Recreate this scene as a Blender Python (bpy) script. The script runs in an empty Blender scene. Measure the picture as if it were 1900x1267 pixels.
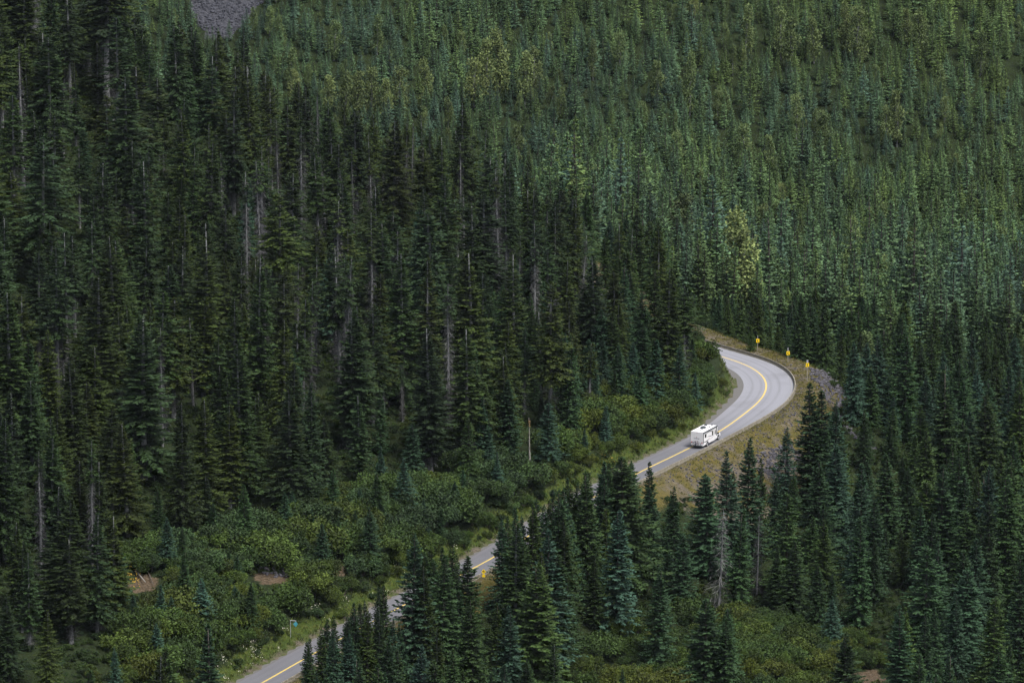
import bpy, bmesh, math, random
import numpy as np
from mathutils import Vector, Matrix
random.seed(7)
RNG = np.random.default_rng(11)
S = bpy.context.scene
COL = S.collection

# ---------------------------------------------------------------- camera
CAM_H, PITCH, FPX = 244.0, math.radians(12.1), 10556.0     # FPX: focal length in pixels of the 1900 px wide photo
cam = bpy.data.cameras.new('camera')
camo = bpy.data.objects.new('camera', cam); COL.objects.link(camo)
camo.location = (0, 0, CAM_H); camo.rotation_euler = (math.pi/2 - PITCH, 0, 0)
cam.sensor_width = 36; cam.lens = FPX/1900*36
cam.clip_start = 1; cam.clip_end = 9000
S.camera = camo

# ---------------------------------------------------------------- sky, sun, exposure
SUN_EL, SUN_AZ = 60, 132            # azimuth measured clockwise from +Y (away from the camera)
w = bpy.data.worlds.new('World'); S.world = w; w.use_nodes = True
nt = w.node_tree; nt.nodes.clear()
sky = nt.nodes.new('ShaderNodeTexSky'); sky.sky_type = 'NISHITA'; sky.sun_disc = False
sky.sun_elevation = math.radians(SUN_EL); sky.sun_rotation = math.radians(SUN_AZ)
sky.air_density = 1.0; sky.dust_density = 4.0; sky.ozone_density = 1.0
bg = nt.nodes.new('ShaderNodeBackground'); bg.inputs[1].default_value = 0.10
wo = nt.nodes.new('ShaderNodeOutputWorld')
hs = nt.nodes.new('ShaderNodeHueSaturation'); hs.inputs['Saturation'].default_value = .55
nt.links.new(sky.outputs[0], hs.inputs['Color']); nt.links.new(hs.outputs[0], bg.inputs[0]); nt.links.new(bg.outputs[0], wo.inputs[0])
sl = bpy.data.lights.new('sun', 'SUN'); sl.energy = 1.8; sl.angle = math.radians(22); sl.color = (1, .955, .89)
so = bpy.data.objects.new('sun', sl); COL.objects.link(so)
az, el = math.radians(SUN_AZ), math.radians(SUN_EL)
sd = Vector((math.sin(az)*math.cos(el), math.cos(az)*math.cos(el), math.sin(el)))
so.rotation_euler = (-sd).to_track_quat('-Z', 'Y').to_euler(); so.location = (0, 900, 600)
S.view_settings.view_transform = 'Standard'; S.view_settings.look = 'None'
S.view_settings.exposure = 1.07; S.view_settings.gamma = 1
try:
    c = S.cycles
    c.max_bounces = 5; c.diffuse_bounces = 2; c.glossy_bounces = 1; c.transmission_bounces = 2; c.volume_bounces = 0
    c.transparent_max_bounces = 4; c.use_denoising = True; c.denoiser = 'OPENIMAGEDENOISE'; c.denoising_prefilter = 'ACCURATE'; c.denoising_input_passes = 'RGB_ALBEDO_NORMAL'; c.caustics_reflective = False; c.caustics_refractive = False
    c.use_adaptive_sampling = True; c.adaptive_threshold = 0.02
except Exception: pass

# ---------------------------------------------------------------- projection helpers (pixels of the 1900 x 1267 photo)
CP, SP = math.cos(PITCH), math.sin(PITCH)
def ray(px, py):
    u, v = (px-950)/FPX, (633.5-py)/FPX
    return u, CP + v*SP, -SP + v*CP
def unproject(px, py, z=0.0):
    dx, dy, dz = ray(px, py); t = (z-CAM_H)/dz
    return dx*t, dy*t
def project(x, y, z):
    x = np.asarray(x, float); y = np.asarray(y, float); h = np.asarray(z, float)-CAM_H
    f = y*CP - h*SP; up = y*SP + h*CP
    return 950 + FPX*x/f, 633.5 - FPX*up/f, FPX/f
def in_poly(px, py, poly):
    px = np.asarray(px, float); py = np.asarray(py, float); r = np.zeros(px.shape, bool)
    n = len(poly)
    for i in range(n):
        x0, y0 = poly[i]; x1, y1 = poly[(i+1) % n]
        if y0 == y1: continue
        c = ((y0 > py) != (y1 > py)) & (px < (x1-x0)*(py-y0)/(y1-y0)+x0)
        r ^= c
    return r
def sstep(a, b, x):
    t = np.clip((x-a)/(b-a), 0, 1); return t*t*(3-2*t)

# value noise for terrain and zones
_perm = np.random.default_rng(3).random((256, 256))
def vnoise(x, y):
    xi = np.floor(x).astype(int); yi = np.floor(y).astype(int); fx = x-xi; fy = y-yi
    fx = fx*fx*(3-2*fx); fy = fy*fy*(3-2*fy)
    g = lambda a, b: _perm[a % 256, b % 256]
    return (g(xi, yi)*(1-fx)+g(xi+1, yi)*fx)*(1-fy)+(g(xi, yi+1)*(1-fx)+g(xi+1, yi+1)*fx)*fy
def fnoise(x, y, o=4):
    r = 0; a = .5
    for k in range(o):
        r = r + a*vnoise(x*2**k+k*17.3, y*2**k+k*31.7); a *= .5
    return r/(1-.5**o)

# ---------------------------------------------------------------- road centre line
ctrl = [unproject(*p) for p in [(90, 1480), (300, 1368), (490, 1264), (580, 1213), (736, 1129), (868, 1059), (920, 1031), (1000, 982), (1072, 939),
        (1135, 903), (1190, 874), (1240, 850), (1283, 829), (1340, 797), (1383, 766), (1411, 742), (1422, 722), (1421, 706), (1408, 690),
        (1385, 677), (1355, 666), (1320, 656)]]
ctrl += [(33, 1139), (26, 1152), (20, 1170), (13, 1195), (5, 1230), (0, 1300), (0, 1420), (0, 1600)]
def catmull(P, n=12):
    P = [np.array(p, float) for p in P]; P = [2*P[0]-P[1]] + P + [2*P[-1]-P[-2]]
    out = []
    for i in range(1, len(P)-2):
        a, b, c_, d = P[i-1:i+3]
        for k in range(n):
            t = k/n
            out.append(.5*((2*b)+(c_-a)*t+(2*a-5*b+4*c_-d)*t*t+(3*b-a-3*c_+d)*t**3))
    out.append(P[-2]); return np.array(out)
CL = catmull(ctrl)
def resample(P, step):
    s = np.r_[0, np.cumsum(np.hypot(*np.diff(P, axis=0).T))]
    q = np.arange(0, s[-1], step)
    return np.c_[np.interp(q, s, P[:, 0]), np.interp(q, s, P[:, 1])], q
CL, CS = resample(CL, 1.5)
for _ in range(14):                                          # smooth out the small kinks
    CL[1:-1] = (CL[:-2]+2*CL[1:-1]+CL[2:])/4
CL, CS = resample(CL, 1.5)
TAN = np.gradient(CL, axis=0); TAN /= np.hypot(TAN[:, 0], TAN[:, 1])[:, None]
NRM = np.c_[TAN[:, 1], -TAN[:, 0]]                           # to the downhill side (right of travel)
CPX, CPY, _ = project(CL[:, 0], CL[:, 1], 0*CL[:, 0])
def s_at(px_, near_arm=True):
    m = (CL[:, 1] < 1098) if near_arm else (CL[:, 1] >= 1098)
    i = np.where(m)[0]; return CS[i[np.argmin(abs(CPX[i]-px_))]]
S_APEX = s_at(1421)
def at_s(s, off=0.0):
    x = np.interp(s, CS, CL[:, 0]); y = np.interp(s, CS, CL[:, 1])
    tx = np.interp(s, CS, TAN[:, 0]); ty = np.interp(s, CS, TAN[:, 1])
    return x+off*ty, y-off*tx, tx, ty
def curve_w(s):                                              # 0 on the straight, 1 in the bend
    return sstep(S_APEX-48, S_APEX-12, s)
def w_in(s): return 3.55+.9*curve_w(s)
def w_out(s): return 3.75+1.9*curve_w(s)*(1-.45*sstep(S_APEX+15, S_APEX+45, s))
S_END = CS[np.argmin(abs(CL[:, 1]-1222))]
def road_dist(x, y):
    shp = np.shape(x); x = np.ravel(x); y = np.ravel(y)
    d = np.empty(len(x)); s = np.empty(len(x))
    A = CL[:-1]; B = CL[1:]; AB = B-A; L2 = (AB**2).sum(1)
    for i0 in range(0, len(x), 8000):
        X = x[i0:i0+8000, None]; Y = y[i0:i0+8000, None]
        t = np.clip(((X-A[:, 0])*AB[:, 0]+(Y-A[:, 1])*AB[:, 1])/L2, 0, 1)
        dx = X-(A[:, 0]+t*AB[:, 0]); dy = Y-(A[:, 1]+t*AB[:, 1]); q = dx*dx+dy*dy
        j = q.argmin(1); r = np.arange(len(j))
        sg = np.sign(AB[j, 1]*dx[r, j]-AB[j, 0]*dy[r, j])
        d[i0:i0+8000] = np.sqrt(q[r, j])*sg; s[i0:i0+8000] = CS[j]+t[r, j]*1.5
    return d.reshape(shp), s.reshape(shp)

def terrain(x, y, full=False):
    x = np.asarray(x, float); y = np.asarray(y, float)
    d, s = road_dist(x, y)
    d1 = -((x-36)*.917-(y-1052)*.40)                         # distance uphill of the straight below the bend
    tb = (x-38)*.56+(y-1125)*.829                            # distance past the crest of the spur
    n1 = fnoise(x/38, y/38)-.5; n2 = fnoise(x/7+9, y/7+5)-.5
    tbp = .5*(tb+np.sqrt(tb*tb+100))
    e = np.clip(-d-4.5, 0, None)
    zl = 5.0*(1-np.exp(-e/6.0)) + .215*np.clip(d1-6, 0, None) - .46*tbp + 2.6*n1*sstep(5, 30, e)+1.6*n2*sstep(2, 8, e)
    cw = curve_w(s)
    ed = np.clip(d-w_out(s)-1.2-4.3*cw, 0, None)
    zr = -.56*np.minimum(ed, 26) -.075*np.clip(ed-26, 0, 150) -.05*tbp*sstep(20, 60, d) + (3.0*n1+1.3*n2)*sstep(3, 14, ed) + .35*n2*sstep(4.5, 6, d)
    k = 2.5+30*sstep(1215, 1290, y)
    m = sstep(-k, k, d)
    z = zl*(1-m)+zr*m
    flat = (1-sstep(7.2, 15, -d))*(1-sstep(5.6, 6.4, d))
    flat = np.where(d < 0, 1-sstep(w_in(s)+1.0+1.1*cw, w_in(s)+3.0+1.1*cw, -d), 1-sstep(w_out(s)+.9, w_out(s)+2.6, d))
    # back arm of the road runs in a bench cut in the hill
    back = sstep(S_APEX+25, S_APEX+60, s)
    flat = np.maximum(flat, back*(1-sstep(6, 22, abs(d))))*(1-sstep(1195, 1250, y))
    z = z*(1-flat) - .16*flat
    zf = -34+.30*np.clip(y-1335, 0, 260)+.36*np.clip(y-1595, 0, None)+9*(fnoise(x/55+3, y/55)-.5)-.02*x
    z = .5*(z+zf+np.sqrt((z-zf)**2+60))-.0
    zc = 238-.74*y
    z = np.where(y < 700, .5*(z+zc+np.sqrt((z-zc)**2+100)), z)
    z = np.where((abs(d) < w_out(s)+.6) & (flat > .98), -.16, z)
    return (z, d, s) if full else z

# ---------------------------------------------------------------- tagging
def tag(o, label=None, cat=None, group=None, kind=None):
    if label: o['label'] = label
    if cat: o['category'] = cat
    if group: o['group'] = group
    if kind: o['kind'] = kind
    return o
def link(name, me, mats=(), parent=None, loc=None):
    o = bpy.data.objects.new(name, me)
    for m in mats: me.materials.append(m)
    COL.objects.link(o)
    if parent is not None: o.parent = parent
    if loc is not None: o.location = loc
    return o

# ---------------------------------------------------------------- materials
def newmat(name):
    m = bpy.data.materials.new(name); m.use_nodes = True
    n = m.node_tree; b = n.nodes['Principled BSDF']; return m, n, b
def N(n, t, **kw):
    x = n.nodes.new(t)
    for k, v in kw.items(): setattr(x, k, v)
    return x
def mix(n, a, b, f, mode='MIX'):
    x = N(n, 'ShaderNodeMix', data_type='RGBA', blend_type=mode)
    for i, v in ((0, f), (6, a), (7, b)):
        if hasattr(v, 'links'): n.links.new(v, x.inputs[i])
        else: x.inputs[i].default_value = v if i == 0 else (*v[:3], 1)
    return x.outputs[2]
def math_(n, op, a, b=0.0, clamp=False):
    x = N(n, 'ShaderNodeMath', operation=op, use_clamp=clamp)
    for i, v in ((0, a), (1, b)):
        if hasattr(v, 'links'): n.links.new(v, x.inputs[i])
        else: x.inputs[i].default_value = v
    return x.outputs[0]
def noise(n, scale, detail=4, rough=.55, vec=None):
    x = N(n, 'ShaderNodeTexNoise'); x.inputs['Scale'].default_value = scale; x.inputs['Detail'].default_value = detail; x.inputs['Roughness'].default_value = rough
    if vec is None:
        g = N(n, 'ShaderNodeNewGeometry'); vec = g.outputs['Position']
    n.links.new(vec, x.inputs['Vector']); return x.outputs[0]
def ramp(n, f, stops):
    x = N(n, 'ShaderNodeValToRGB'); n.links.new(f, x.inputs[0]); e = x.color_ramp.elements
    while len(e) < len(stops): e.new(.5)
    for el_, (p, c) in zip(e, stops): el_.position = p; el_.color = (*c, 1)
    return x.outputs[0]
def plain(name, col, rough=.6, metal=0, spec=.5, var=.0, vscale=3.0):
    m, n, b = newmat(name)
    if var:
        f = noise(n, vscale, 5)
        c = mix(n, [k*(1-var) for k in col], [k*(1+var) for k in col], f); n.links.new(c, b.inputs['Base Color'])
    else: b.inputs['Base Color'].default_value = (*col, 1)
    b.inputs['Roughness'].default_value = rough; b.inputs['Metallic'].default_value = metal
    b.inputs['Specular IOR Level'].default_value = spec
    return m
def leafmat(name, ca, cb, cc=None, gain=1.0, lo=.25, hi=1.5):
    """needle/leaf colour: ca to cb with the tree's own tint, varied leaf by leaf with the tone attribute"""
    m, n, b = newmat(name)
    t = N(n, 'ShaderNodeAttribute', attribute_name='tint', attribute_type='INSTANCER')
    v = N(n, 'ShaderNodeAttribute', attribute_name='val', attribute_type='INSTANCER')
    tone = N(n, 'ShaderNodeAttribute', attribute_name='tone', attribute_type='GEOMETRY')
    stops = [(0, ca), (1, cb)] if cc is None else [(0, ca), (.5, cb), (1, cc)]
    c = ramp(n, t.outputs['Fac'], stops)
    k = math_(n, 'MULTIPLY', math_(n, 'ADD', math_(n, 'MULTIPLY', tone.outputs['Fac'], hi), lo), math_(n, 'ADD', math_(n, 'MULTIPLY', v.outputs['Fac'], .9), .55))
    k = math_(n, 'MULTIPLY', k, gain)
    cmb = N(n, 'ShaderNodeCombineXYZ')
    for i in range(3): n.links.new(k, cmb.inputs[i])
    c = mix(n, c, cmb.outputs[0], 1.0, 'MULTIPLY')
    n.links.new(c, b.inputs['Base Color'])
    b.inputs['Roughness'].default_value = .75; b.inputs['Specular IOR Level'].default_value = .25
    return m
M = {}
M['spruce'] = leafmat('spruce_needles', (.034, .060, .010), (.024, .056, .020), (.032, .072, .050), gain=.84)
M['young'] = leafmat('hazed_young_needles', (.060, .092, .026), (.044, .078, .032), (.040, .074, .050), gain=1.5, lo=.42, hi=1.15)  # young growth; distance haze is painted in as a paler, flatter needle colour
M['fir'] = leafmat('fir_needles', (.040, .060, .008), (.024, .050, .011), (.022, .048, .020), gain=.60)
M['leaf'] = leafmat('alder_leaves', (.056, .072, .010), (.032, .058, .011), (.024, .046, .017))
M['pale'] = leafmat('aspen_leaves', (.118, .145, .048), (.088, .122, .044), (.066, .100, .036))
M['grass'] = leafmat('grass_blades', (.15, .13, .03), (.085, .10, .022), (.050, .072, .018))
M['bark'] = plain('bark', (.085, .075, .068), .9, var=.5, vscale=6, spec=.2)
M['greybark'] = plain('grey_bark', (.18, .185, .19), .9, var=.4, vscale=6, spec=.2)
M['palebark'] = plain('weathered_wood', (.25, .235, .215), .85, var=.35, vscale=5, spec=.2)
M['lichen'] = leafmat('dead_twigs', (.038, .038, .040), (.055, .056, .062), (.11, .112, .11))
M['orange'] = plain('dead_needles', (.24, .15, .05), .8, var=.4)
M['scree'] = plain('scree_rock', (.050, .052, .064), .9, var=.6, vscale=.5, spec=.2)
M['rock'] = plain('rock', (.078, .076, .088), .9, var=.6, vscale=.9, spec=.2)

# ---------------------------------------------------------------- mesh from arrays
def quads_mesh(name, V, tone=None, mat_idx=None):
    """V: (n,4,3) array of quads; tone: (n,) attribute"""
    V = np.asarray(V, np.float32); n = len(V)
    me = bpy.data.meshes.new(name)
    me.vertices.add(n*4); me.vertices.foreach_set('co', V.reshape(-1))
    me.loops.add(n*4); me.loops.foreach_set('vertex_index', np.arange(n*4, dtype=np.int32))
    me.polygons.add(n); me.polygons.foreach_set('loop_start', np.arange(0, n*4, 4, dtype=np.int32))
    me.polygons.foreach_set('loop_total', np.full(n, 4, np.int32))
    if mat_idx is not None: me.polygons.foreach_set('material_index', np.asarray(mat_idx, np.int32))
    if tone is not None:
        a = me.attributes.new('tone', 'FLOAT', 'FACE'); a.data.foreach_set('value', np.asarray(tone, np.float32))
    me.update(calc_edges=True); return me
def tube(P, R, k=6):
    """quads of a tapered tube along points P with radii R"""
    P = np.asarray(P, float); R = np.asarray(R, float); m = len(P)
    T = np.gradient(P, axis=0); T /= np.linalg.norm(T, axis=1)[:, None]+1e-9
    ref = np.array([0, 0, 1.0]) if abs(T[0, 2]) < .9 else np.array([1.0, 0, 0])
    A = np.cross(T, ref); A /= np.linalg.norm(A, axis=1)[:, None]; B = np.cross(T, A)
    a = np.arange(k)*2*math.pi/k
    ring = P[:, None]+R[:, None, None]*(np.cos(a)[None, :, None]*A[:, None]+np.sin(a)[None, :, None]*B[:, None])
    r2 = np.roll(ring, -1, axis=1)
    return np.stack([ring[:-1], r2[:-1], r2[1:], ring[1:]], 2).reshape(-1, 4, 3)
def kites(base, dirv, length, width, rng, roll=.6, lift=0.0):
    """one kite-shaped leaf blade per row"""
    d = dirv/np.linalg.norm(dirv, axis=1)[:, None]
    side = np.cross(d, [0, 0, 1.0]); side /= np.linalg.norm(side, axis=1)[:, None]+1e-9
    up = np.cross(side, d); r = rng.normal(0, roll, len(d))[:, None]
    sd_ = side*np.cos(r)+up*np.sin(r)
    L = np.asarray(length).reshape(-1, 1); W = np.asarray(width).reshape(-1, 1)
    mid = base+d*L*.45
    return np.stack([base, mid+sd_*W*.5, base+d*L, mid-sd_*W*.5], 1)

def conifer(rng, H, R, z0=.06, step=.42, nb=8, p=.9, droop=.25, tw=9, tl=.55, twd=.19, irreg=.25, up_top=.6, skirt=True, gap=0.0):
    Q = []; T = []
    lean = rng.normal(0, .006, 2)
    z = H*z0
    lob = rng.uniform(0, 2*math.pi); amp = irreg; l2 = rng.uniform(0, 6.28); zb = rng.uniform(0, 9)
    while z < H*.985:
        t = (z-H*z0)/(H*(1-z0))
        rr = R*(1-t)**p
        if skirt: rr *= min(1, .55+t*5)
        rr *= 1+.22*irreg*math.sin(z*1.7+lob)+rng.normal(0, irreg*.35)
        rr = max(rr, .18)
        n = max(4, int(nb*(.55+.6*(1-t))))
        for b in range(n):
            a = b*2*math.pi/n+rng.normal(0, .35)+z*2.1
            if gap and rng.random() < gap*(1+2.2*max(0, math.cos(a-l2+1.3*math.sin(z*.5+zb)))): continue
            L = rr*(1+.25*amp*math.cos(a-lob))*rng.uniform(.72, 1.18)
            el_ = up_top*t**2*.9-droop*(1-t)+rng.normal(0, .10)
            d = np.array([math.cos(a)*math.cos(el_), math.sin(a)*math.cos(el_), math.sin(el_)])
            m = max(3, int(tw*(.35+.75*L/R)))
            s = np.linspace(.12, 1, m)+rng.normal(0, .03, m)
            sag = -droop*.35*L*s*s + .16*L*s**3
            base = np.outer(s*L, d); base[:, 2] += z+sag; base[:, 0] += lean[0]*z; base[:, 1] += lean[1]*z
            side = np.array([-math.sin(a), math.cos(a), 0])
            for sg in (-1, 1):
                ang = rng.uniform(.55, 1.05, m)
                dv = d[None]*np.cos(ang)[:, None]+sg*side[None]*np.sin(ang)[:, None]+np.array([0, 0, -.12])+rng.normal(0, .10, (m, 3))
                ln = (tl*(1.25-.6*s))*min(1.0, .35+L/1.6)*rng.uniform(.7, 1.25, m)
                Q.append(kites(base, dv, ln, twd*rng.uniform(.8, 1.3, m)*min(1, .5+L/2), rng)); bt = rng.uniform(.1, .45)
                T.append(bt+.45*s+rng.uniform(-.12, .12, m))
            dv = np.tile(d, (3, 1))+rng.normal(0, .2, (3, 3))
            Q.append(kites(base[[-1, -1, m//2]], dv, tl*rng.uniform(.6, 1.0, 3)*min(1, .35+L/1.6), twd*np.ones(3), rng)); T.append(np.full(3, .7+rng.uniform(-.15, .25)))
        z += step*rng.uniform(.75, 1.25)*(1-.45*t)
    n = 10
    Q.append(kites(np.tile([lean[0]*H, lean[1]*H, H*.975], (n, 1)), np.array([0, 0, 1.0])+rng.normal(0, .28, (n, 3)), H*.03*rng.uniform(.5, 1, n)+.2, .13*np.ones(n), rng)); T.append(np.full(n, .6))
    return np.concatenate(Q), np.clip(np.concatenate(T), 0, 1.2)
def dead_twigs(rng, H, z0, z1, R, n, wd=.05, droop=.55):
    z = rng.uniform(H*z0, H*z1, n); a = rng.uniform(0, 2*math.pi, n)
    prof = np.clip(1.1-(z/H-z0)/(1.15*(z1-z0)+1e-6)*(.65 if z1 < .95 else 1.0), .12, 1)
    L = R*prof*rng.uniform(.35, 1.1, n)
    d = np.c_[np.cos(a), np.sin(a), -rng.uniform(.0, droop, n)]
    base = np.c_[0*z, 0*z, z]
    Q = [kites(base, d, L, np.full(n, wd)*rng.uniform(.7, 1.6, n), rng, roll=1.2)]
    for k in range(3):                                       # hanging lichen and side twigs
        f = rng.uniform(.25, .95, n)[:, None]
        dn = d/np.linalg.norm(d, axis=1)[:, None]
        dv = dn*.5+np.c_[rng.normal(0, .5, n), rng.normal(0, .5, n), rng.uniform(-1.3, -.1, n)]
        Q.append(kites(base+dn*L[:, None]*f, dv, L*rng.uniform(.25, .55, n), np.full(n, wd*1.1), rng, roll=1.2))
    V = np.concatenate(Q); return V, np.tile(rng.uniform(0, 1, n)**1.6, 4)
def trunk(rng, H, r, top=1.0, wob=.15, k=7):
    m = 9; t = np.linspace(0, top, m)
    P = np.c_[np.cumsum(rng.normal(0, wob*.15, m)), np.cumsum(rng.normal(0, wob*.15, m)), t*H-.8*(t == 0)]
    P[:, :2] -= P[0, :2]
    return tube(P, r*(1-.9*t/1.0)+.02, k)
def blob_leaves(rng, centers, radii, n, size, squash=.8):
    """leaf clumps: blades over and through lumps"""
    i = rng.integers(0, len(centers), n)
    v = rng.normal(0, 1, (n, 3)); v /= np.linalg.norm(v, axis=1)[:, None]
    r = rng.uniform(.35, 1.0, n)**.45
    lump = 1+.18*np.sin(v[:, 0]*7+i)+.15*np.sin(v[:, 1]*9+2*i)+.12*np.sin(v[:, 2]*8+i*.7)
    P = centers[i]+v*(r*lump*radii[i])[:, None]*np.array([1, 1, squash])
    d = v*.55+rng.normal(0, .75, (n, 3))
    V = kites(P, d, size*rng.uniform(.6, 1.4, n), size*rng.uniform(.5, .95, n), rng, roll=1.3)
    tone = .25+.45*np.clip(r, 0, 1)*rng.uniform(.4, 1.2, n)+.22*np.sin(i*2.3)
    return V, np.clip(tone, 0, 1.2)
def broadleaf(rng, H, R, n=3200, size=.34, z0=.22, pointed=.6, nl=16):
    zc = np.linspace(z0, .93, nl)
    prof = np.sin(np.clip((zc-z0)/(1-z0), .04, .97)**pointed*math.pi)**.7
    a = rng.uniform(0, 2*math.pi, nl)
    off = R*.55*prof*rng.uniform(.4, 1.15, nl)
    C = np.c_[np.cos(a)*off, np.sin(a)*off, zc*H+rng.normal(0, .02*H, nl)]
    rad = R*(.30+.32*prof)*rng.uniform(.75, 1.2, nl)
    V, T = blob_leaves(rng, C, rad, n, size, 1.05)
    limbs = [trunk(rng, H*.8, R*.09, wob=.5)]
    for k in range(0, nl, 2):
        limbs.append(tube(np.array([[0, 0, C[k, 2]*.65], C[k]*[.6, .6, .92], C[k]]), np.array([R*.04, R*.025, .02]), 5))
    return V, T, np.concatenate(limbs)
def shrub(rng, R, H, n=1500, size=.26, nl=12):
    a = rng.uniform(0, 2*math.pi, nl); r = R*np.sqrt(rng.uniform(0, 1, nl))*.72
    C = np.c_[np.cos(a)*r, np.sin(a)*r, H*(.30+.42*rng.uniform(0, 1, nl)*(1-.5*(r/R)**2))]
    rad = np.full(nl, R*.30)*rng.uniform(.55, 1.35, nl)
    V, T = blob_leaves(rng, C, rad, n, size, .85)
    V[:, :, 2] = np.maximum(V[:, :, 2], -.3)
    st = [tube(np.array([[0, 0, -.5], C[k]*[.4, .4, .5], C[k]]), np.array([.07, .05, .02]), 4) for k in range(0, nl, 2)]
    return V, T, np.concatenate(st)

# ---------------------------------------------------------------- prototypes (mesh data, height normalised to the real size)
PROTO = {}
def proto(kind, parts, H, R):
    PROTO.setdefault(kind, []).append(dict(parts=parts, H=H, R=R))
r = np.random.default_rng(21)
for i in range(9):                                           # narrow layered spruces and subalpine firs
    H = 20.0; R = [3.5, 4.1, 3.0, 4.5, 3.7, 2.8, 3.2, 4.0, 3.6][i]
    V, T = conifer(r, H, R, z0=.04, step=.62, nb=11, p=[.85, .95, .8, 1.0, .85, .8, 1.05, .9, .7][i], droop=[.30, .22, .35, .28, .4, .2, .25, .45, .3][i], tw=12, tl=.72, twd=.25, irreg=.36, gap=.05)
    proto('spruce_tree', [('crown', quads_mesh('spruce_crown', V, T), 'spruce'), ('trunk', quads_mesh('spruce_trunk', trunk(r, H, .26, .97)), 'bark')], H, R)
for i in range(9):                                           # old firs: bare below, irregular crown above
    H = 28.0; R = [4.0, 3.5, 4.6, 3.2, 4.0, 4.2, 3.6, 4.4, 3.4][i]; z0 = [.36, .44, .16, .46, .28, .08, .22, .30, .12][i]
    V, T = conifer(r, H, R, z0=z0, step=.72, nb=10, p=[.85, .9, 1.0, .78, .9, 1.0, 1.1, .8, .95][i], droop=[.36, .3, .4, .36, .45, .3, .36, .42, .28][i], tw=13, tl=.85, twd=.27, irreg=[.5, .6, .45, .7, .5, .4, .6, .75, .5][i], skirt=True, gap=[.12, .2, .08, .22, .12, .06, .18, .2, .1][i])
    D, TD = dead_twigs(r, H, .05, z0+.15, 1.7, 560, .045)
    proto('fir_tree', [('crown', quads_mesh('fir_crown', V, T), 'fir'), ('trunk', quads_mesh('fir_trunk', trunk(r, H, .36, .98)), 'greybark'),
                       ('dead_branches', quads_mesh('fir_dead_branches', D, TD), 'lichen')], H, R)
for i in range(4):                                           # lichen-grey firs with a small living top
    H = 27.0; zt = [.80, .72, .86, .66][i]
    V, T = conifer(r, H, 1.6, z0=zt, step=.5, nb=6, p=.5, droop=.4, tw=7, tl=.65, twd=.22, irreg=.6, gap=.2)
    D, TD = dead_twigs(r, H, .04, zt+.12, 1.7, 900, .055, .9)
    proto('bare_fir_tree', [('crown', quads_mesh('bare_fir_top', V, T), 'fir'), ('trunk', quads_mesh('bare_fir_trunk', trunk(r, H, .30, .98)), 'greybark'),
                       ('dead_branches', quads_mesh('bare_fir_branches', D, TD), 'lichen')], H, 1.5)
for i in range(2):                                           # dead snags
    H = 17.0
    D, TD = dead_twigs(r, H, .06, .98, 3.0, 430, .05, .45)
    proto('dead_tree', [('trunk', quads_mesh('snag_trunk', trunk(r, H, .2, 1.0)), 'greybark'), ('dead_branches', quads_mesh('snag_branches', D, TD), 'lichen')], H, 1.8)
for i in range(4):
    H = 11.0; R = [2.1, 1.9, 2.5, 1.7][i]
    V, T, L = broadleaf(r, H, R, 2600, .33, z0=.16, pointed=[.6, .5, .7, .5][i])
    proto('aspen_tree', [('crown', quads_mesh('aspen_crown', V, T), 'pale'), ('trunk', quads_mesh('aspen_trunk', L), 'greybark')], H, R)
for i in range(6):
    R = 2.0; H = [2.4, 3.1, 2.0, 3.8, 2.7, 3.3][i]
    V, T, L = shrub(r, R, H, 5200, .155)
    proto('alder_bush', [('foliage', quads_mesh('bush_foliage', V, T), 'leaf'), ('stems', quads_mesh('bush_stems', L), 'bark')], H, R)
for kind, L in PROTO.items():
    for P in L:
        for nm, me, mt in P['parts']: me.materials.append(M[mt])

# ---------------------------------------------------------------- ground mesh
def axis(segs):
    out = []
    for a, b, st in segs: out += list(np.arange(a, b, st))
    return np.array(out+[segs[-1][1]])
xs = axis([(-420, -160, 10), (-160, -120, 3), (-120, 110, 1.25), (110, 180, 3), (180, 440, 10)])
ys = axis([(-60, 780, 10), (780, 860, 3), (860, 1180, 1.25), (1180, 1300, 3), (1300, 2100, 7), (2100, 2500, 25)])
GX, GY = np.meshgrid(xs, ys); GZ, GD, GS = terrain(GX, GY, True)
nx, ny = len(xs), len(ys)
me = bpy.data.meshes.new('ground')
idx = np.arange(nx*ny).reshape(ny, nx)
F = np.stack([idx[:-1, :-1], idx[:-1, 1:], idx[1:, 1:], idx[1:, :-1]], -1).reshape(-1)
me.vertices.add(nx*ny); me.vertices.foreach_set('co', np.stack([GX, GY, GZ], -1).astype(np.float32).reshape(-1))
nf = (nx-1)*(ny-1)
me.loops.add(nf*4); me.loops.foreach_set('vertex_index', F.astype(np.int32))
me.polygons.add(nf); me.polygons.foreach_set('loop_start', np.arange(0, nf*4, 4, dtype=np.int32)); me.polygons.foreach_set('loop_total', np.full(nf, 4, np.int32))
me.polygons.foreach_set('use_smooth', np.ones(nf, bool))
me.update(calc_edges=True)
gpx, gpy, _ = project(GX, GY, GZ)
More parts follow.
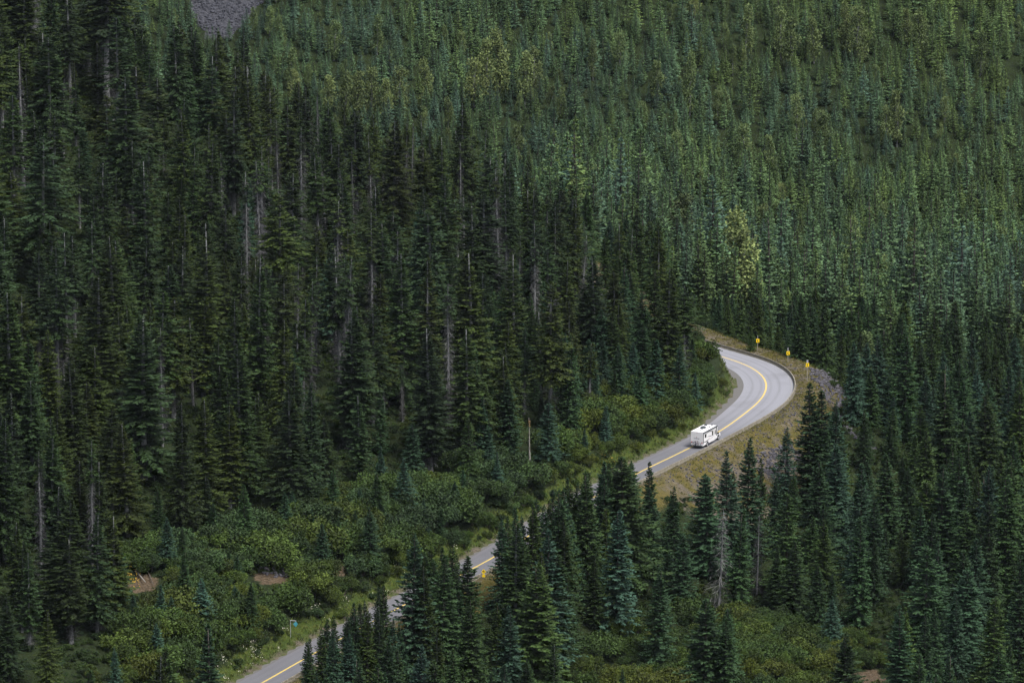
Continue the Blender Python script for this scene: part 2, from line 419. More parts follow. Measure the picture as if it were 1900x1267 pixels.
# zones on the ground, drawn over the photo
BERM = [(1290, 610), (1400, 618), (1480, 650), (1540, 690), (1600, 730), (1560, 770), (1500, 850), (1490, 930), (1180, 935), (1180, 880), (1290, 830), (1400, 770), (1470, 720), (1460, 690)]
SCARPS = [[(232, 1090), (262, 1062), (296, 1070), (288, 1096), (250, 1102)], [(462, 1072), (482, 1058), (520, 1066), (548, 1062), (545, 1082), (505, 1086), (478, 1080)],
          [(612, 1042), (630, 1036), (642, 1052), (640, 1070), (618, 1066)], [(535, 985), (575, 985), (585, 1010), (550, 1005)]]
SCREE = [(335, -60), (505, -60), (488, 5), (462, 22), (440, 58), (400, 70), (366, 50)]
CLEAR = [(1585, 1248), (1625, 1238), (1645, 1262), (1600, 1275)]
def attr(name, arr):
    a = me.attributes.new(name, 'FLOAT', 'POINT'); a.data.foreach_set('value', np.clip(arr, 0, 1).astype(np.float32).reshape(-1))
nz = fnoise(GX/3.1, GY/3.1)
cwv = curve_w(GS)
berm = (GD > 0)*(1-sstep(-2.5, 2.5, GD-w_out(GS)-(17-8.5*cwv)-7*(nz-.5)))*sstep(s_at(1150)-6, s_at(1200), GS)*(GY < 1250)
verge_l = .95*(GD < 0)*(1-sstep(1.8, 4.5+5*(nz-.4), -GD-w_in(GS)))*(GY < 1250)
verge_r = (GD > 0)*(1-sstep(5, 9+6*(nz-.4), GD-w_out(GS)))*(GY < 1250)
grass = np.maximum(berm*sstep(.48, .66, nz+.15*cwv), np.maximum(verge_l, verge_r*.7))
grass = np.maximum(grass, in_poly(gpx, gpy, CLEAR)*.4)
attr('grass', grass); attr('verge', (GD < 2)*1.0)
gravel = np.maximum(berm*sstep(.30, .5, 1-nz), (GD > 0)*(1-sstep(.6, 2.4, GD-w_out(GS)))*(GY < 1250))
gravel = np.maximum(gravel, (GD < 0)*(1-sstep(1.0+1.1*cwv, 2.0+1.2*cwv, -GD-w_in(GS)))*(GY < 1250))
attr('gravel', gravel)
soil = np.zeros(GX.shape)
for p_ in SCARPS+[CLEAR]: soil = np.maximum(soil, in_poly(gpx, gpy, p_)*(.45+.6*nz))
attr('soil', soil)
attr('scree', in_poly(gpx, gpy, SCREE)*(GY > 1330))
gm, n, b = newmat('forest_floor')
def A(nm): return N(n, 'ShaderNodeAttribute', attribute_name=nm).outputs['Fac']
nA, nB, nC = noise(n, .35, 6, .6), noise(n, 2.2, 5, .65), noise(n, .9, 8, .7)
floor_ = ramp(n, nC, [(.3, (.009, .012, .005)), (.55, (.016, .026, .008)), (.75, (.026, .042, .012))])
gr = ramp(n, nC, [(.28, (.045, .048, .013)), (.5, (.084, .072, .020)), (.72, (.13, .098, .038))])
gr = mix(n, gr, ramp(n, nC, [(.28, (.024, .042, .008)), (.5, (.040, .060, .011)), (.72, (.075, .085, .020))]), A('verge'))
gv = ramp(n, nB, [(.3, (.055, .047, .038)), (.52, (.105, .090, .070)), (.75, (.18, .155, .128))])
sc = ramp(n, nB, [(.3, (.025, .026, .032)), (.55, (.055, .057, .068)), (.75, (.10, .10, .115))])
sl_ = ramp(n, nB, [(.3, (.030, .024, .015)), (.52, (.085, .062, .040)), (.8, (.16, .13, .095))])
def edge(a): return math_(n, 'MULTIPLY', math_(n, 'SUBTRACT', math_(n, 'ADD', a, math_(n, 'MULTIPLY', nB, .9)), .75), 3.0, True)
c = mix(n, floor_, gr, edge(A('grass'))); c = mix(n, c, gv, edge(A('gravel'))); 
gr2 = math_(n, 'MULTIPLY', edge(A('grass')), math_(n, 'MULTIPLY', math_(n, 'SUBTRACT', nA, .40), 6.0, True))
c = mix(n, c, gr, math_(n, 'MULTIPLY', gr2, .85))
c = mix(n, c, sl_, edge(A('soil'))); c = mix(n, c, sc, edge(A('scree')))
n.links.new(c, b.inputs['Base Color']); b.inputs['Roughness'].default_value = .95; b.inputs['Specular IOR Level'].default_value = .15
bp = N(n, 'ShaderNodeBump'); bp.inputs['Strength'].default_value = .8; bp.inputs['Distance'].default_value = .35
n.links.new(nB, bp.inputs['Height']); n.links.new(bp.outputs[0], b.inputs['Normal'])
g = link('ground', me, [gm]); tag(g, kind='structure')

# ---------------------------------------------------------------- road ribbon and paint
def ribbon(name, s0, s1, offa, offb, z, step=1.0, cols=1, zf=None):
    s = np.arange(s0, s1, step); V = []
    for k in range(cols+1):
        f = k/cols; oa, ob = offa(s), offb(s)
        x, y, _, _ = at_s(s, oa*(1-f)+ob*f); V.append(np.c_[x, y, np.full(len(s), z)])
    V = np.stack(V, 1); me = bpy.data.meshes.new(name)
    idx = np.arange(V.shape[0]*V.shape[1]).reshape(V.shape[:2])
    f = np.stack([idx[:-1, :-1], idx[:-1, 1:], idx[1:, 1:], idx[1:, :-1]], -1).reshape(-1, 4)
    me.from_pydata(V.reshape(-1, 3).tolist(), [], f.tolist())
    s_att = me.attributes.new('along', 'FLOAT', 'POINT'); s_att.data.foreach_set('value', np.repeat(s, cols+1).astype(np.float32))
    o_att = me.attributes.new('across', 'FLOAT', 'POINT')
    ac = np.stack([offa(s)*(1-k/cols)+offb(s)*k/cols for k in range(cols+1)], 1); o_att.data.foreach_set('value', ac.reshape(-1).astype(np.float32))
    me.update(); return me
C_ = lambda v: (lambda s: np.full(np.shape(s), float(v)))
rm, n, b = newmat('asphalt')
al = N(n, 'ShaderNodeAttribute', attribute_name='along').outputs['Fac']; acx = N(n, 'ShaderNodeAttribute', attribute_name='across').outputs['Fac']
cv = N(n, 'ShaderNodeCombineXYZ'); n.links.new(math_(n, 'MULTIPLY', al, .05), cv.inputs[0]); n.links.new(math_(n, 'MULTIPLY', acx, 1.6), cv.inputs[1])
streak = noise(n, 1.0, 4, .6, cv.outputs[0]); grain = noise(n, 9, 3, .7); patch = noise(n, .12, 3, .5)
newer = N(n, 'ShaderNodeMapRange'); n.links.new(al, newer.inputs[0])
newer.inputs[1].default_value = s_at(1250); newer.inputs[2].default_value = s_at(1400)
c = mix(n, (.125, .127, .142), (.235, .24, .27), newer.outputs[0])                 # paler surfacing in the bend
c = mix(n, c, (.05, .05, .055), math_(n, 'MULTIPLY', math_(n, 'MULTIPLY', math_(n, 'SUBTRACT', streak, .5, True), 2.2, True), .30))
c = mix(n, c, (.34, .34, .35), math_(n, 'MULTIPLY', math_(n, 'SUBTRACT', grain, .5, True), .9, True))
c = mix(n, c, (.10, .10, .105), math_(n, 'MULTIPLY', math_(n, 'SUBTRACT', patch, .52, True), 1.5, True))
# worn darker wheel paths
wp = math_(n, 'ABSOLUTE', math_(n, 'SUBTRACT', math_(n, 'ABSOLUTE', math_(n, 'SUBTRACT', math_(n, 'ABSOLUTE', acx), 1.8)), .85))
c = mix(n, c, (.09, .09, .10), math_(n, 'MULTIPLY', math_(n, 'SUBTRACT', .45, wp, True), .55, True))
n.links.new(c, b.inputs['Base Color']); b.inputs['Roughness'].default_value = .7; b.inputs['Specular IOR Level'].default_value = .35
o = link('road', ribbon('road', 2, S_END, lambda s: -w_in(s), lambda s: w_out(s), 0.0, cols=6), [rm]); tag(o, kind='structure')
ym = plain('yellow_road_paint', (.66, .48, .10), .6, var=.15, vscale=2)
wm = plain('worn_white_road_paint', (.27, .27, .27), .7, var=.35, vscale=1.2)
tag(link('road_marking', ribbon('road_marking', 2, S_END, C_(-.15), C_(-.015), .004), [ym]), kind='structure')
tag(link('road_marking', ribbon('road_marking_second', 2, S_END, C_(.035), C_(.17), .004), [ym]), kind='structure')
tag(link('road_edge_line', ribbon('road_edge_line', 2, S_END, lambda s: w_out(s)-.62, lambda s: w_out(s)-.50, .004), [wm]), kind='structure')
sm = plain('shoulder_gravel', (.125, .122, .12), .95, var=.45, vscale=7, spec=.15)
tag(link('road_shoulder', ribbon('road_shoulder', 2, S_END, lambda s: -w_in(s)-1.0-1.2*curve_w(s), lambda s: -w_in(s), -.012, cols=2), [sm]), kind='structure')

# ---------------------------------------------------------------- concrete roadside barrier
def sweep(name, s0, s1, off, prof, step=.5, seg=3.0, gap=.03):
    Q = []
    s = s0
    while s < s1:
        q = np.linspace(s, min(s+seg-gap, s1), 4)
        x, y, tx, ty = at_s(q, off(q))
        ring = np.stack([np.stack([x+p*ty, y-p*tx, np.full(len(q), h)], -1) for p, h in prof], 1)
        nx_ = np.roll(ring, -1, axis=1)
        Q.append(np.stack([ring[:-1], nx_[:-1], nx_[1:], ring[1:]], 2).reshape(-1, 4, 3))
        m = len(prof)
        for e in (0, -1):
            R_ = ring[e]
            for k in range(1, m//2): Q.append(np.array([[R_[k-1], R_[k], R_[m-1-k], R_[m-k] if k > 0 else R_[m-1]]]))
        s += seg
    return quads_mesh(name, np.concatenate(Q))
prof = [(-.26, -.15), (-.26, .08), (-.14, .24), (-.09, .64), (.09, .64), (.14, .26), (.26, .08), (.26, -.15)]
bm_, n, b = newmat('stained_concrete')
nb_ = noise(n, 1.3, 6, .65); g_ = N(n, 'ShaderNodeNewGeometry'); sx = N(n, 'ShaderNodeSeparateXYZ'); n.links.new(g_.outputs['Position'], sx.inputs[0])
stn = math_(n, 'ADD', nb_, math_(n, 'MULTIPLY', sx.outputs[2], -.35))
c = ramp(n, stn, [(.12, (.28, .26, .23)), (.30, (.17, .155, .12)), (.7, (.10, .092, .068))])
n.links.new(c, b.inputs['Base Color']); b.inputs['Roughness'].default_value = .9
o = link('concrete_barrier', sweep('concrete_barrier', 4, S_END-4, lambda s: w_out(s)+.05, prof), [bm_])
tag(o, 'long low stained concrete barrier following the outer edge of the winding road', 'barrier')

# ---------------------------------------------------------------- signs
def box(bm, x0, x1, y0, y1, z0, z1):
    m = Matrix.Translation(((x0+x1)/2, (y0+y1)/2, (z0+z1)/2)) @ Matrix.Diagonal((x1-x0, y1-y0, z1-z0, 1))
    return bmesh.ops.create_cube(bm, size=1, matrix=m)['verts']
def cyl(bm, p0, p1, r0, r1=None, k=12):
    p0, p1 = Vector(p0), Vector(p1); d = p1-p0
    m = Matrix.Translation((p0+p1)/2) @ d.to_track_quat('Z', 'Y').to_matrix().to_4x4()
    return bmesh.ops.create_cone(bm, cap_ends=True, segments=k, radius1=r0, radius2=r0 if r1 is None else r1, depth=d.length, matrix=m)['verts']
def bobj(name, bm, m, parent=None, bevel=0, smooth=False):
    me = bpy.data.meshes.new(name)
    if bevel: bmesh.ops.bevel(bm, geom=list(bm.edges), offset=bevel, segments=2, affect='EDGES', profile=.5)
    if smooth:
        for f in bm.faces: f.smooth = True
    bm.to_mesh(me); bm.free(); return link(name, me, [m] if not isinstance(m, (list, tuple)) else m, parent)
def poly_plate(pts, y0, y1):
    """flat plate: outline pts (x,z), between y0 and y1"""
    bm = bmesh.new(); a = [bm.verts.new((x, y0, z)) for x, z in pts]; b_ = [bm.verts.new((x, y1, z)) for x, z in pts]
    bm.faces.new(a); bm.faces.new(b_[::-1]); k = len(pts)
    for i in range(k): bm.faces.new((a[i], b_[i], b_[(i+1) % k], a[(i+1) % k]))
    bmesh.ops.recalc_face_normals(bm, faces=bm.faces); return bm
def empty(name, loc, rz=0):
    o = bpy.data.objects.new(name, None); COL.objects.link(o); o.location = loc; o.rotation_euler = (0, 0, rz); o.empty_display_size = .5; return o
def rrect(w_, h_, r_=.06, cz=0):
    pts = []
    for cx, cy, a0 in ((w_/2-r_, h_/2-r_, 0), (-w_/2+r_, h_/2-r_, 90), (-w_/2+r_, -h_/2+r_, 180), (w_/2-r_, -h_/2+r_, 270)):
        for k in range(4):
            a = math.radians(a0+k*30); pts.append((cx+r_*math.cos(a), cz+cy+r_*math.sin(a)))
    return pts
M['yellow'] = plain('yellow_sign', (.86, .60, .01), .45, spec=.3); M['black'] = plain('black_sign_marks', (.012, .012, .012), .5)
M['galv'] = plain('galvanised_steel', (.36, .37, .41), .5, metal=.3, var=.15); M['teal'] = plain('teal_sign', (.045, .24, .30), .5); M['wood'] = plain('sign_post_wood', (.30, .28, .24), .85, var=.3)
def ground_at(px, py):
    """first point of the terrain met by the ray through a pixel"""
    dx, dy, dz = ray(px, py); t = np.arange(700, 2600, .5)/dy
    x, y, z = dx*t, dy*t, CAM_H+dz*t
    k = np.argmax(z <= terrain(x, y)); return float(x[k]), float(y[k]), float(terrain(x[k:k+1], y[k:k+1])[0])
def chevron(px, py_sign, s_hint, top, wide, label):
    """sign centred at the pixel, standing on the berm outside the barrier"""
    x0, y0, tx, ty = at_s(s_hint, 0)
    best = None
    for s_ in np.arange(S_APEX-15, S_APEX+60, .5):           # walk the berm until the sign's column of pixels is met
        x, y, _, _ = at_s(s_, w_out(s_)+2.6); z = float(terrain(np.array([x]), np.array([y]))[0])
        q = project(x, y, z+2.3); e = abs(q[0]-px)+abs(q[1]-py_sign)*.4
        if best is None or e < best[0]: best = (e, x, y, z, s_, q[1])
    e, x, y, z, s_, qy = best
    zc = 2.3+(qy-py_sign)/9.2
    t = empty('chevron_sign', (x, y, z), .30)
    b1 = bmesh.new(); box(b1, -.045, .045, .0, .09, -.4, zc+.42); bobj('post', b1, M['wood'], t)
    b1 = bmesh.new(); box(b1, -wide, wide, .0, .06, zc+.40, zc+top); bobj('post_sleeve', b1, M['galv'], t)
    p = bobj('sign_panel', poly_plate(rrect(.66, .76, .05, zc), -.05, -.01), M['yellow'], t)
    pts = [(-.20, 0), (.04, .30), (.20, .30), (-.04, 0), (.20, -.30), (.04, -.30)]
    bobj('arrow', poly_plate([(a, zc+c_) for a, c_ in pts], -.062, -.052), M['black'], p)
    tag(t, label, 'road sign', 'yellow chevron signs on the bend'); return t
chevron(1407, 632, 0, 1.0, .05, 'yellow chevron sign with the thinnest post top, beside a small green tree')
chevron(1461.5, 655, 0, 1.05, .09, 'yellow chevron sign in the middle of the three on the grassy outside of the bend')
chevron(1499.5, 677, 0, 1.0, .17, 'yellow chevron sign with a wide grey post top beside the loose rocks')

# curve warning sign in front of the barrier, lower road
gx, gy, gz = ground_at(897, 1082); 
dd, ss = road_dist(np.array([gx]), np.array([gy])); 
s_w = s_at(893); x, y, _, _ = at_s(s_w, w_out(s_w)+1.4); z = float(terrain(np.array([x]), np.array([y]))[0])
for _ in range(30):
    q = project(x, y, z+2.0)
    if abs(q[0]-897) < .4: break
    s_w += (897-q[0])/11*.9; x, y, _, _ = at_s(s_w, w_out(s_w)+1.4); z = float(terrain(np.array([x]), np.array([y]))[0])
q = project(x, y, z+2.0); zc = 2.0+(q[1]-1060)/10.6
t = empty('curve_warning_sign', (x, y, z), .15)
b1 = bmesh.new(); box(b1, -.045, .045, .0, .09, -.4, zc+.3); bobj('post', b1, M['wood'], t)
p = bobj('sign_panel', poly_plate([(0, zc+.45), (-.40, zc), (0, zc-.45), (.40, zc)], -.05, -.01), M['yellow'], t)
bobj('arrow', poly_plate([(.04, zc-.22), (.04, zc+.02), (-.08, zc+.02), (-.08, zc-.08), (-.24, zc+.08), (-.08, zc+.22), (-.08, zc+.12), (.13, zc+.12), (.13, zc-.22)], -.062, -.052), M['black'], p)
p = bobj('speed_panel', poly_plate(rrect(.50, .46, .04, zc-.74), -.05, -.01), M['yellow'], t)
tag(t, 'yellow diamond curve warning sign with a small yellow plate below, beside the lower road', 'road sign')
bm = bmesh.new(); cyl(bm, (0, 0, -.3), (0, 0, 3.3), .035, .03, 8); 
x2, y2, _, _ = at_s(s_w+4.5, w_out(s_w)+1.6); z2 = float(terrain(np.array([x2]), np.array([y2]))[0])
o = bobj('marker_pole', bm, plain('dark_pole', (.07, .075, .085), .6)); o.location = (x2, y2, z2)
tag(o, 'thin dark marker pole standing just behind the curve warning sign', 'pole')

# teal diamond seen from its back, hanging from a bent post beside the lower road
x, y, z = ground_at(539, 1185)
q = project(x, y, z); sc_ = float(q[2])
t = empty('hanging_diamond_sign', (x, y, z), .1)
h = (float(q[1])-1150)/sc_/CP
b1 = bmesh.new(); cyl(b1, (0, 0, -.5), (0, 0, h), .05, .05, 8); cyl(b1, (-.04, 0, h), (.98, 0, h-.12), .045, .045, 8); bobj('bent_post', b1, M['galv'], t)
bobj('sign_panel', poly_plate([(.88, h-.18), (.46, h-.62), (.86, h-1.15), (1.26, h-.62)], -.07, -.03), M['teal'], t)
tag(t, 'plain teal diamond sign hanging from a bent grey post beside the lower road', 'road sign')

# ---------------------------------------------------------------- motorhome
M['rvwhite'] = plain('white_gelcoat', (.78, .78, .80), .35, spec=.5, var=.02, vscale=.8); M['rvtrim'] = plain('dark_trim', (.02, .025, .032), .5)
M['glass'] = plain('tinted_glass', (.012, .015, .02), .08, spec=.8); M['tyre'] = plain('tyre_rubber', (.02, .02, .02), .85); M['chrome'] = plain('wheel_steel', (.55, .56, .58), .35, metal=.6)
M['red'] = plain('red_decal', (.45, .03, .03), .5); M['navy'] = plain('navy_decal', (.03, .045, .085), .5); M['lens'] = plain('red_lamp_lens', (.35, .015, .01), .3); M['ac'] = plain('grey_plastic_cover', (.025, .035, .042), .6)
s_r = s_at(1288)-3.1
x, y, tx, ty = at_s(s_r+.4, 1.42)
x1, y1, _, _ = at_s(s_r+8, 1.42)
RV = empty('motorhome', (x, y, 0.0), math.atan2(y1-y, x1-x))
tag(RV, 'white motorhome driving round the bend with bicycles on its rear rack', 'motorhome')
# local axes: +x forward, origin on the road below the rear face, +y left
W2, ZB, ZT, LB = 1.25, .52, 3.2, 6.95
bm = bmesh.new()
prof2 = [(0, ZB), (LB-.9, ZB), (LB-.55, .95), (LB+.12, 1.95), (LB+.22, 2.2), (LB+.10, 2.85), (LB-.35, ZT), (0, ZT)]
a = [bm.verts.new((px_, -W2, pz_)) for px_, pz_ in prof2]; b_ = [bm.verts.new((px_, W2, pz_)) for px_, pz_ in prof2]
bm.faces.new(a); bm.faces.new(b_[::-1])
for i in range(len(prof2)): bm.faces.new((a[i], b_[i], b_[(i+1) % len(prof2)], a[(i+1) % len(prof2)]))
bmesh.ops.recalc_face_normals(bm, faces=bm.faces)
body = bobj('body', bm, M['rvwhite'], RV, bevel=.05)
bm = bmesh.new()                                             # cab: bonnet, windscreen slope
prof3 = [(LB-1.0, .45), (LB+2.15, .45), (LB+2.28, .7), (LB+2.25, 1.10), (LB+1.95, 1.30), (LB+.95, 1.46), (LB+.10, 2.08), (LB-1.0, 2.08)]
wd = [.98]*8
a = [bm.verts.new((px_, -wd[i]+(.08 if i in (6, 7) else 0), pz_)) for i, (px_, pz_) in enumerate(prof3)]; b_ = [bm.verts.new((px_, wd[i]-(.08 if i in (6, 7) else 0), pz_)) for i, (px_, pz_) in enumerate(prof3)]
bm.faces.new(a); bm.faces.new(b_[::-1])
for i in range(8): bm.faces.new((a[i], b_[i], b_[(i+1) % 8], a[(i+1) % 8]))
bmesh.ops.recalc_face_normals(bm, faces=bm.faces)
cab = bobj('cab', bm, M['rvwhite'], RV, bevel=.06)
bm = bmesh.new(); vs = [bm.verts.new(v) for v in [(LB+.99, -.88, 1.46), (LB+.99, .88, 1.46), (LB+.19, .82, 2.06), (LB+.19, -.82, 2.06)]]; bm.faces.new(vs)
vs2 = [bm.verts.new(v.co+Vector((.035, 0, .035))) for v in vs]; bm.faces.new(vs2)
for i in range(4): bm.faces.new((vs[i], vs[(i+1) % 4], vs2[(i+1) % 4], vs2[i]))
bmesh.ops.recalc_face_normals(bm, faces=bm.faces); bobj('windscreen', bm, M['glass'], cab)
for sg in (-1, 1):
    bm = poly_plate([(LB+.02, 1.32), (LB+1.02, 1.32), (LB+.22, 2.0), (LB+.10, 2.0)], sg*.93, sg*.995); bobj('side_window', bm, M['glass'], cab)
    bm = bmesh.new(); box(bm, LB+.72, LB+.84, sg*1.02, sg*1.28, 1.28, 1.62); bobj('mirror', bm, M['rvtrim'], cab, bevel=.02)
    bm = bmesh.new(); box(bm, LB+2.22, LB+2.32, sg*.58, sg*.88, .80, 1.0); bobj('headlight', bm, M['chrome'], cab)
bm = bmesh.new(); box(bm, LB+2.25, LB+2.33, -.5, .5, .62, .98); bobj('grille', bm, M['rvtrim'], cab)
bm = bmesh.new(); box(bm, LB+2.18, LB+2.40, -.98, .98, .40, .58); bobj('bumper', bm, M['ac'], cab, bevel=.03)
# wheels
def wheel(xc, yc, sg):
    bm = bmesh.new(); cyl(bm, (xc, yc-.15, .45), (xc, yc+.15, .45), .45, .45, 24); wv = bobj('wheel', bm, M['tyre'], RV, bevel=.03)
    bm = bmesh.new(); cyl(bm, (xc, yc+sg*.152, .45), (xc, yc+sg*.185, .45), .27, .20, 18); bobj('rim', bm, M['chrome'], wv)
for xc in (2.15, LB+1.25):
    for sg in (-1, 1):
        wheel(xc, sg*(1.10 if xc < LB else .90), sg)
        bm = poly_plate([(xc+.58*math.cos(a_), .48+.58*math.sin(a_)) for a_ in np.linspace(-.05, math.pi+.05, 14)], sg*(.975 if xc > LB else 1.24), sg*(.988 if xc > LB else 1.256)); bobj('wheel_arch', bm, M['rvtrim'], RV)
# awning, trims and windows on the kerb side (-y) and the other side
bm = bmesh.new(); cyl(bm, (.12, -W2-.10, ZT-.12), (LB-.25, -W2-.10, ZT-.12), .105, .105, 10); aw = bobj('awning', bm, M['rvtrim'], RV)
bm = bmesh.new(); box(bm, .02, .16, -W2-.08, -W2-.005, .95, ZT-.06); bobj('awning_arm', bm, M['rvtrim'], aw)
bm = bmesh.new(); box(bm, LB-.46, LB-.30, -W2-.08, -W2-.005, 1.25, ZT-.06); bobj('awning_arm', bm, M['rvtrim'], aw)
def sidewin(x0, x1, z0, z1, sg=-1, mt='glass', nm='window'):
    bm = bmesh.new(); ya, yb = sorted((sg*(W2-.01), sg*(W2+.022))); box(bm, x0, x1, ya, yb, z0, z1); return bobj(nm, bm, M[mt], RV, bevel=.01)
sidewin(.85, 1.60, 1.95, 2.62); sidewin(4.4, 5.0, 1.65, 2.5)
dr = sidewin(5.55, 6.25, .75, 2.65, mt='rvwhite', nm='door')
bm = bmesh.new(); box(bm, 5.64, 6.14, -W2-.034, -W2-.018, 1.65, 2.48); bobj('door_window', bm, M['glass'], dr)
bm = bmesh.new(); box(bm, 6.12, 6.2, -W2-.06, -W2-.02, 1.45, 1.55); bobj('handle', bm, M['rvtrim'], dr)
sidewin(.9, 1.9, 1.9, 2.5, 1); sidewin(3.2, 4.6, 1.7, 2.4, 1); sidewin(5.3, 6.1, 1.8, 2.4, 1)
def swoosh(pts, wdt, mt):
    """tapering painted curve on the kerb side"""
    P = catmull(pts, 8); T_ = np.gradient(P, axis=0); T_ /= np.hypot(T_[:, 0], T_[:, 1])[:, None]
    hw = wdt*np.sin(np.linspace(.12, math.pi-.04, len(P)))[:, None]
    up = P+np.c_[-T_[:, 1], T_[:, 0]]*hw; dn = P-np.c_[-T_[:, 1], T_[:, 0]]*hw
    return bobj('stripe', poly_plate([tuple(q_) for q_ in up]+[tuple(q_) for q_ in dn[::-1]], -W2-.007, -W2-.002), M[mt], RV)
swoosh([(.12, 1.28), (1.2, 1.15), (2.3, 1.22), (3.1, 1.45)], .085, 'rvtrim'); swoosh([(1.5, 2.60), (2.8, 2.74), (4.1, 2.62), (5.2, 2.30)], .05, 'rvtrim')
swoosh([(1.8, 1.95), (3.0, 1.84), (4.2, 1.72), (5.2, 1.68)], .055, 'rvtrim'); swoosh([(3.1, 1.22), (4.2, 1.28), (5.1, 1.45), (5.9, 1.50)], .022, 'navy')
bm = poly_plate([(3.28+.14*math.cos(a_)*(1 if k % 2 else .5), 1.32+.14*math.sin(a_)*(1 if k % 2 else .5)) for k, a_ in enumerate(np.linspace(0, 2*math.pi, 13)[:-1])], -W2-.012, -W2-.004); bobj('leaf_emblem', bm, M['red'], RV)
# rear face: emblem, writing, lamps
def text(s_, size, loc, rot, m, parent, nm='lettering'):
    cu = bpy.data.curves.new(nm, 'FONT'); cu.body = s_; cu.size = size; cu.extrude = .002; cu.offset = .006; cu.align_x = 'CENTER'; cu.align_y = 'CENTER'
    ob = bpy.data.objects.new(nm, cu); me_ = bpy.data.meshes.new_from_object(ob); bpy.data.objects.remove(ob)
    o_ = link(nm, me_, [m], parent, loc); o_.rotation_euler = rot; return o_
text('CanaDream', .24, (-.006, .05, 1.92), (math.pi/2, 0, -math.pi/2), M['navy'], RV)
lo = text('RENTAL', .15, (-W2*0+5.75, -W2-.006, 1.62), (math.pi/2, 0, 0), M['navy'], RV); bpy.data.objects.remove(lo)
bm = bmesh.new(); k = 11; pts = [(.10*math.cos(a_)*(1 if q_ % 2 else .45), .10*math.sin(a_)*(1 if q_ % 2 else .45)) for q_, a_ in enumerate(np.linspace(math.pi/2, 2.5*math.pi, 2*k+1)[:-1])]
vv = [bm.verts.new((-.006, .05+p_, 2.18+q_)) for p_, q_ in pts]; bm.faces.new(vv); bobj('leaf_emblem', bm, M['red'], RV)
for yy in (-1.05, 1.05):
    bm = bmesh.new(); box(bm, -.03, .01, yy-.09, yy+.09, 1.0, 1.28); bobj('tail_lamp', bm, M['lens'], RV)
for yy in (-.9, -.15, 0, .15, .9):
    bm = bmesh.new(); box(bm, -.02, .01, yy-.04, yy+.04, ZT-.20, ZT-.16); bobj('marker_lamp', bm, M['lens'], RV)
bm = bmesh.new(); box(bm, -.22, .02, -1.15, 1.15, .42, .62); bobj('bumper', bm, M['ac'], RV, bevel=.03)
bm = bmesh.new(); box(bm, -.035, 0, -.85, -.6, .82, .98); bobj('number_plate', bm, plain('plate', (.6, .62, .66), .5), RV)
# roof fittings
def roofbox(x0, x1, y0, y1, h_, mt, nm, bv=.04):
    bm = bmesh.new(); box(bm, x0, x1, y0, y1, ZT-.02, ZT+h_); return bobj(nm, bm, M[mt], RV, bevel=bv)
bm = bmesh.new(); bmesh.ops.create_uvsphere(bm, u_segments=20, v_segments=10, radius=1, matrix=Matrix.Translation((3.5, .22, ZT)) @ Matrix.Diagonal((.85, .52, .34, 1))); bobj('air_conditioner', bm, M['ac'], RV, smooth=True)
roofbox(1.55, 2.75, -.12, -.02, .05, 'ac', 'solar_strip', .01); roofbox(1.3, 2.2, .12, .2, .05, 'ac', 'solar_strip', .01); roofbox(4.6, 4.95, -.75, -.45, .12, 'ac', 'roof_vent'); roofbox(5.5, 6.0, .35, .85, .2, 'ac', 'roof_vent')
roofbox(6.3, 6.6, -.55, -.2, .14, 'ac', 'roof_vent'); roofbox(2.4, 2.8, .5, .9, .14, 'rvwhite', 'roof_vent')
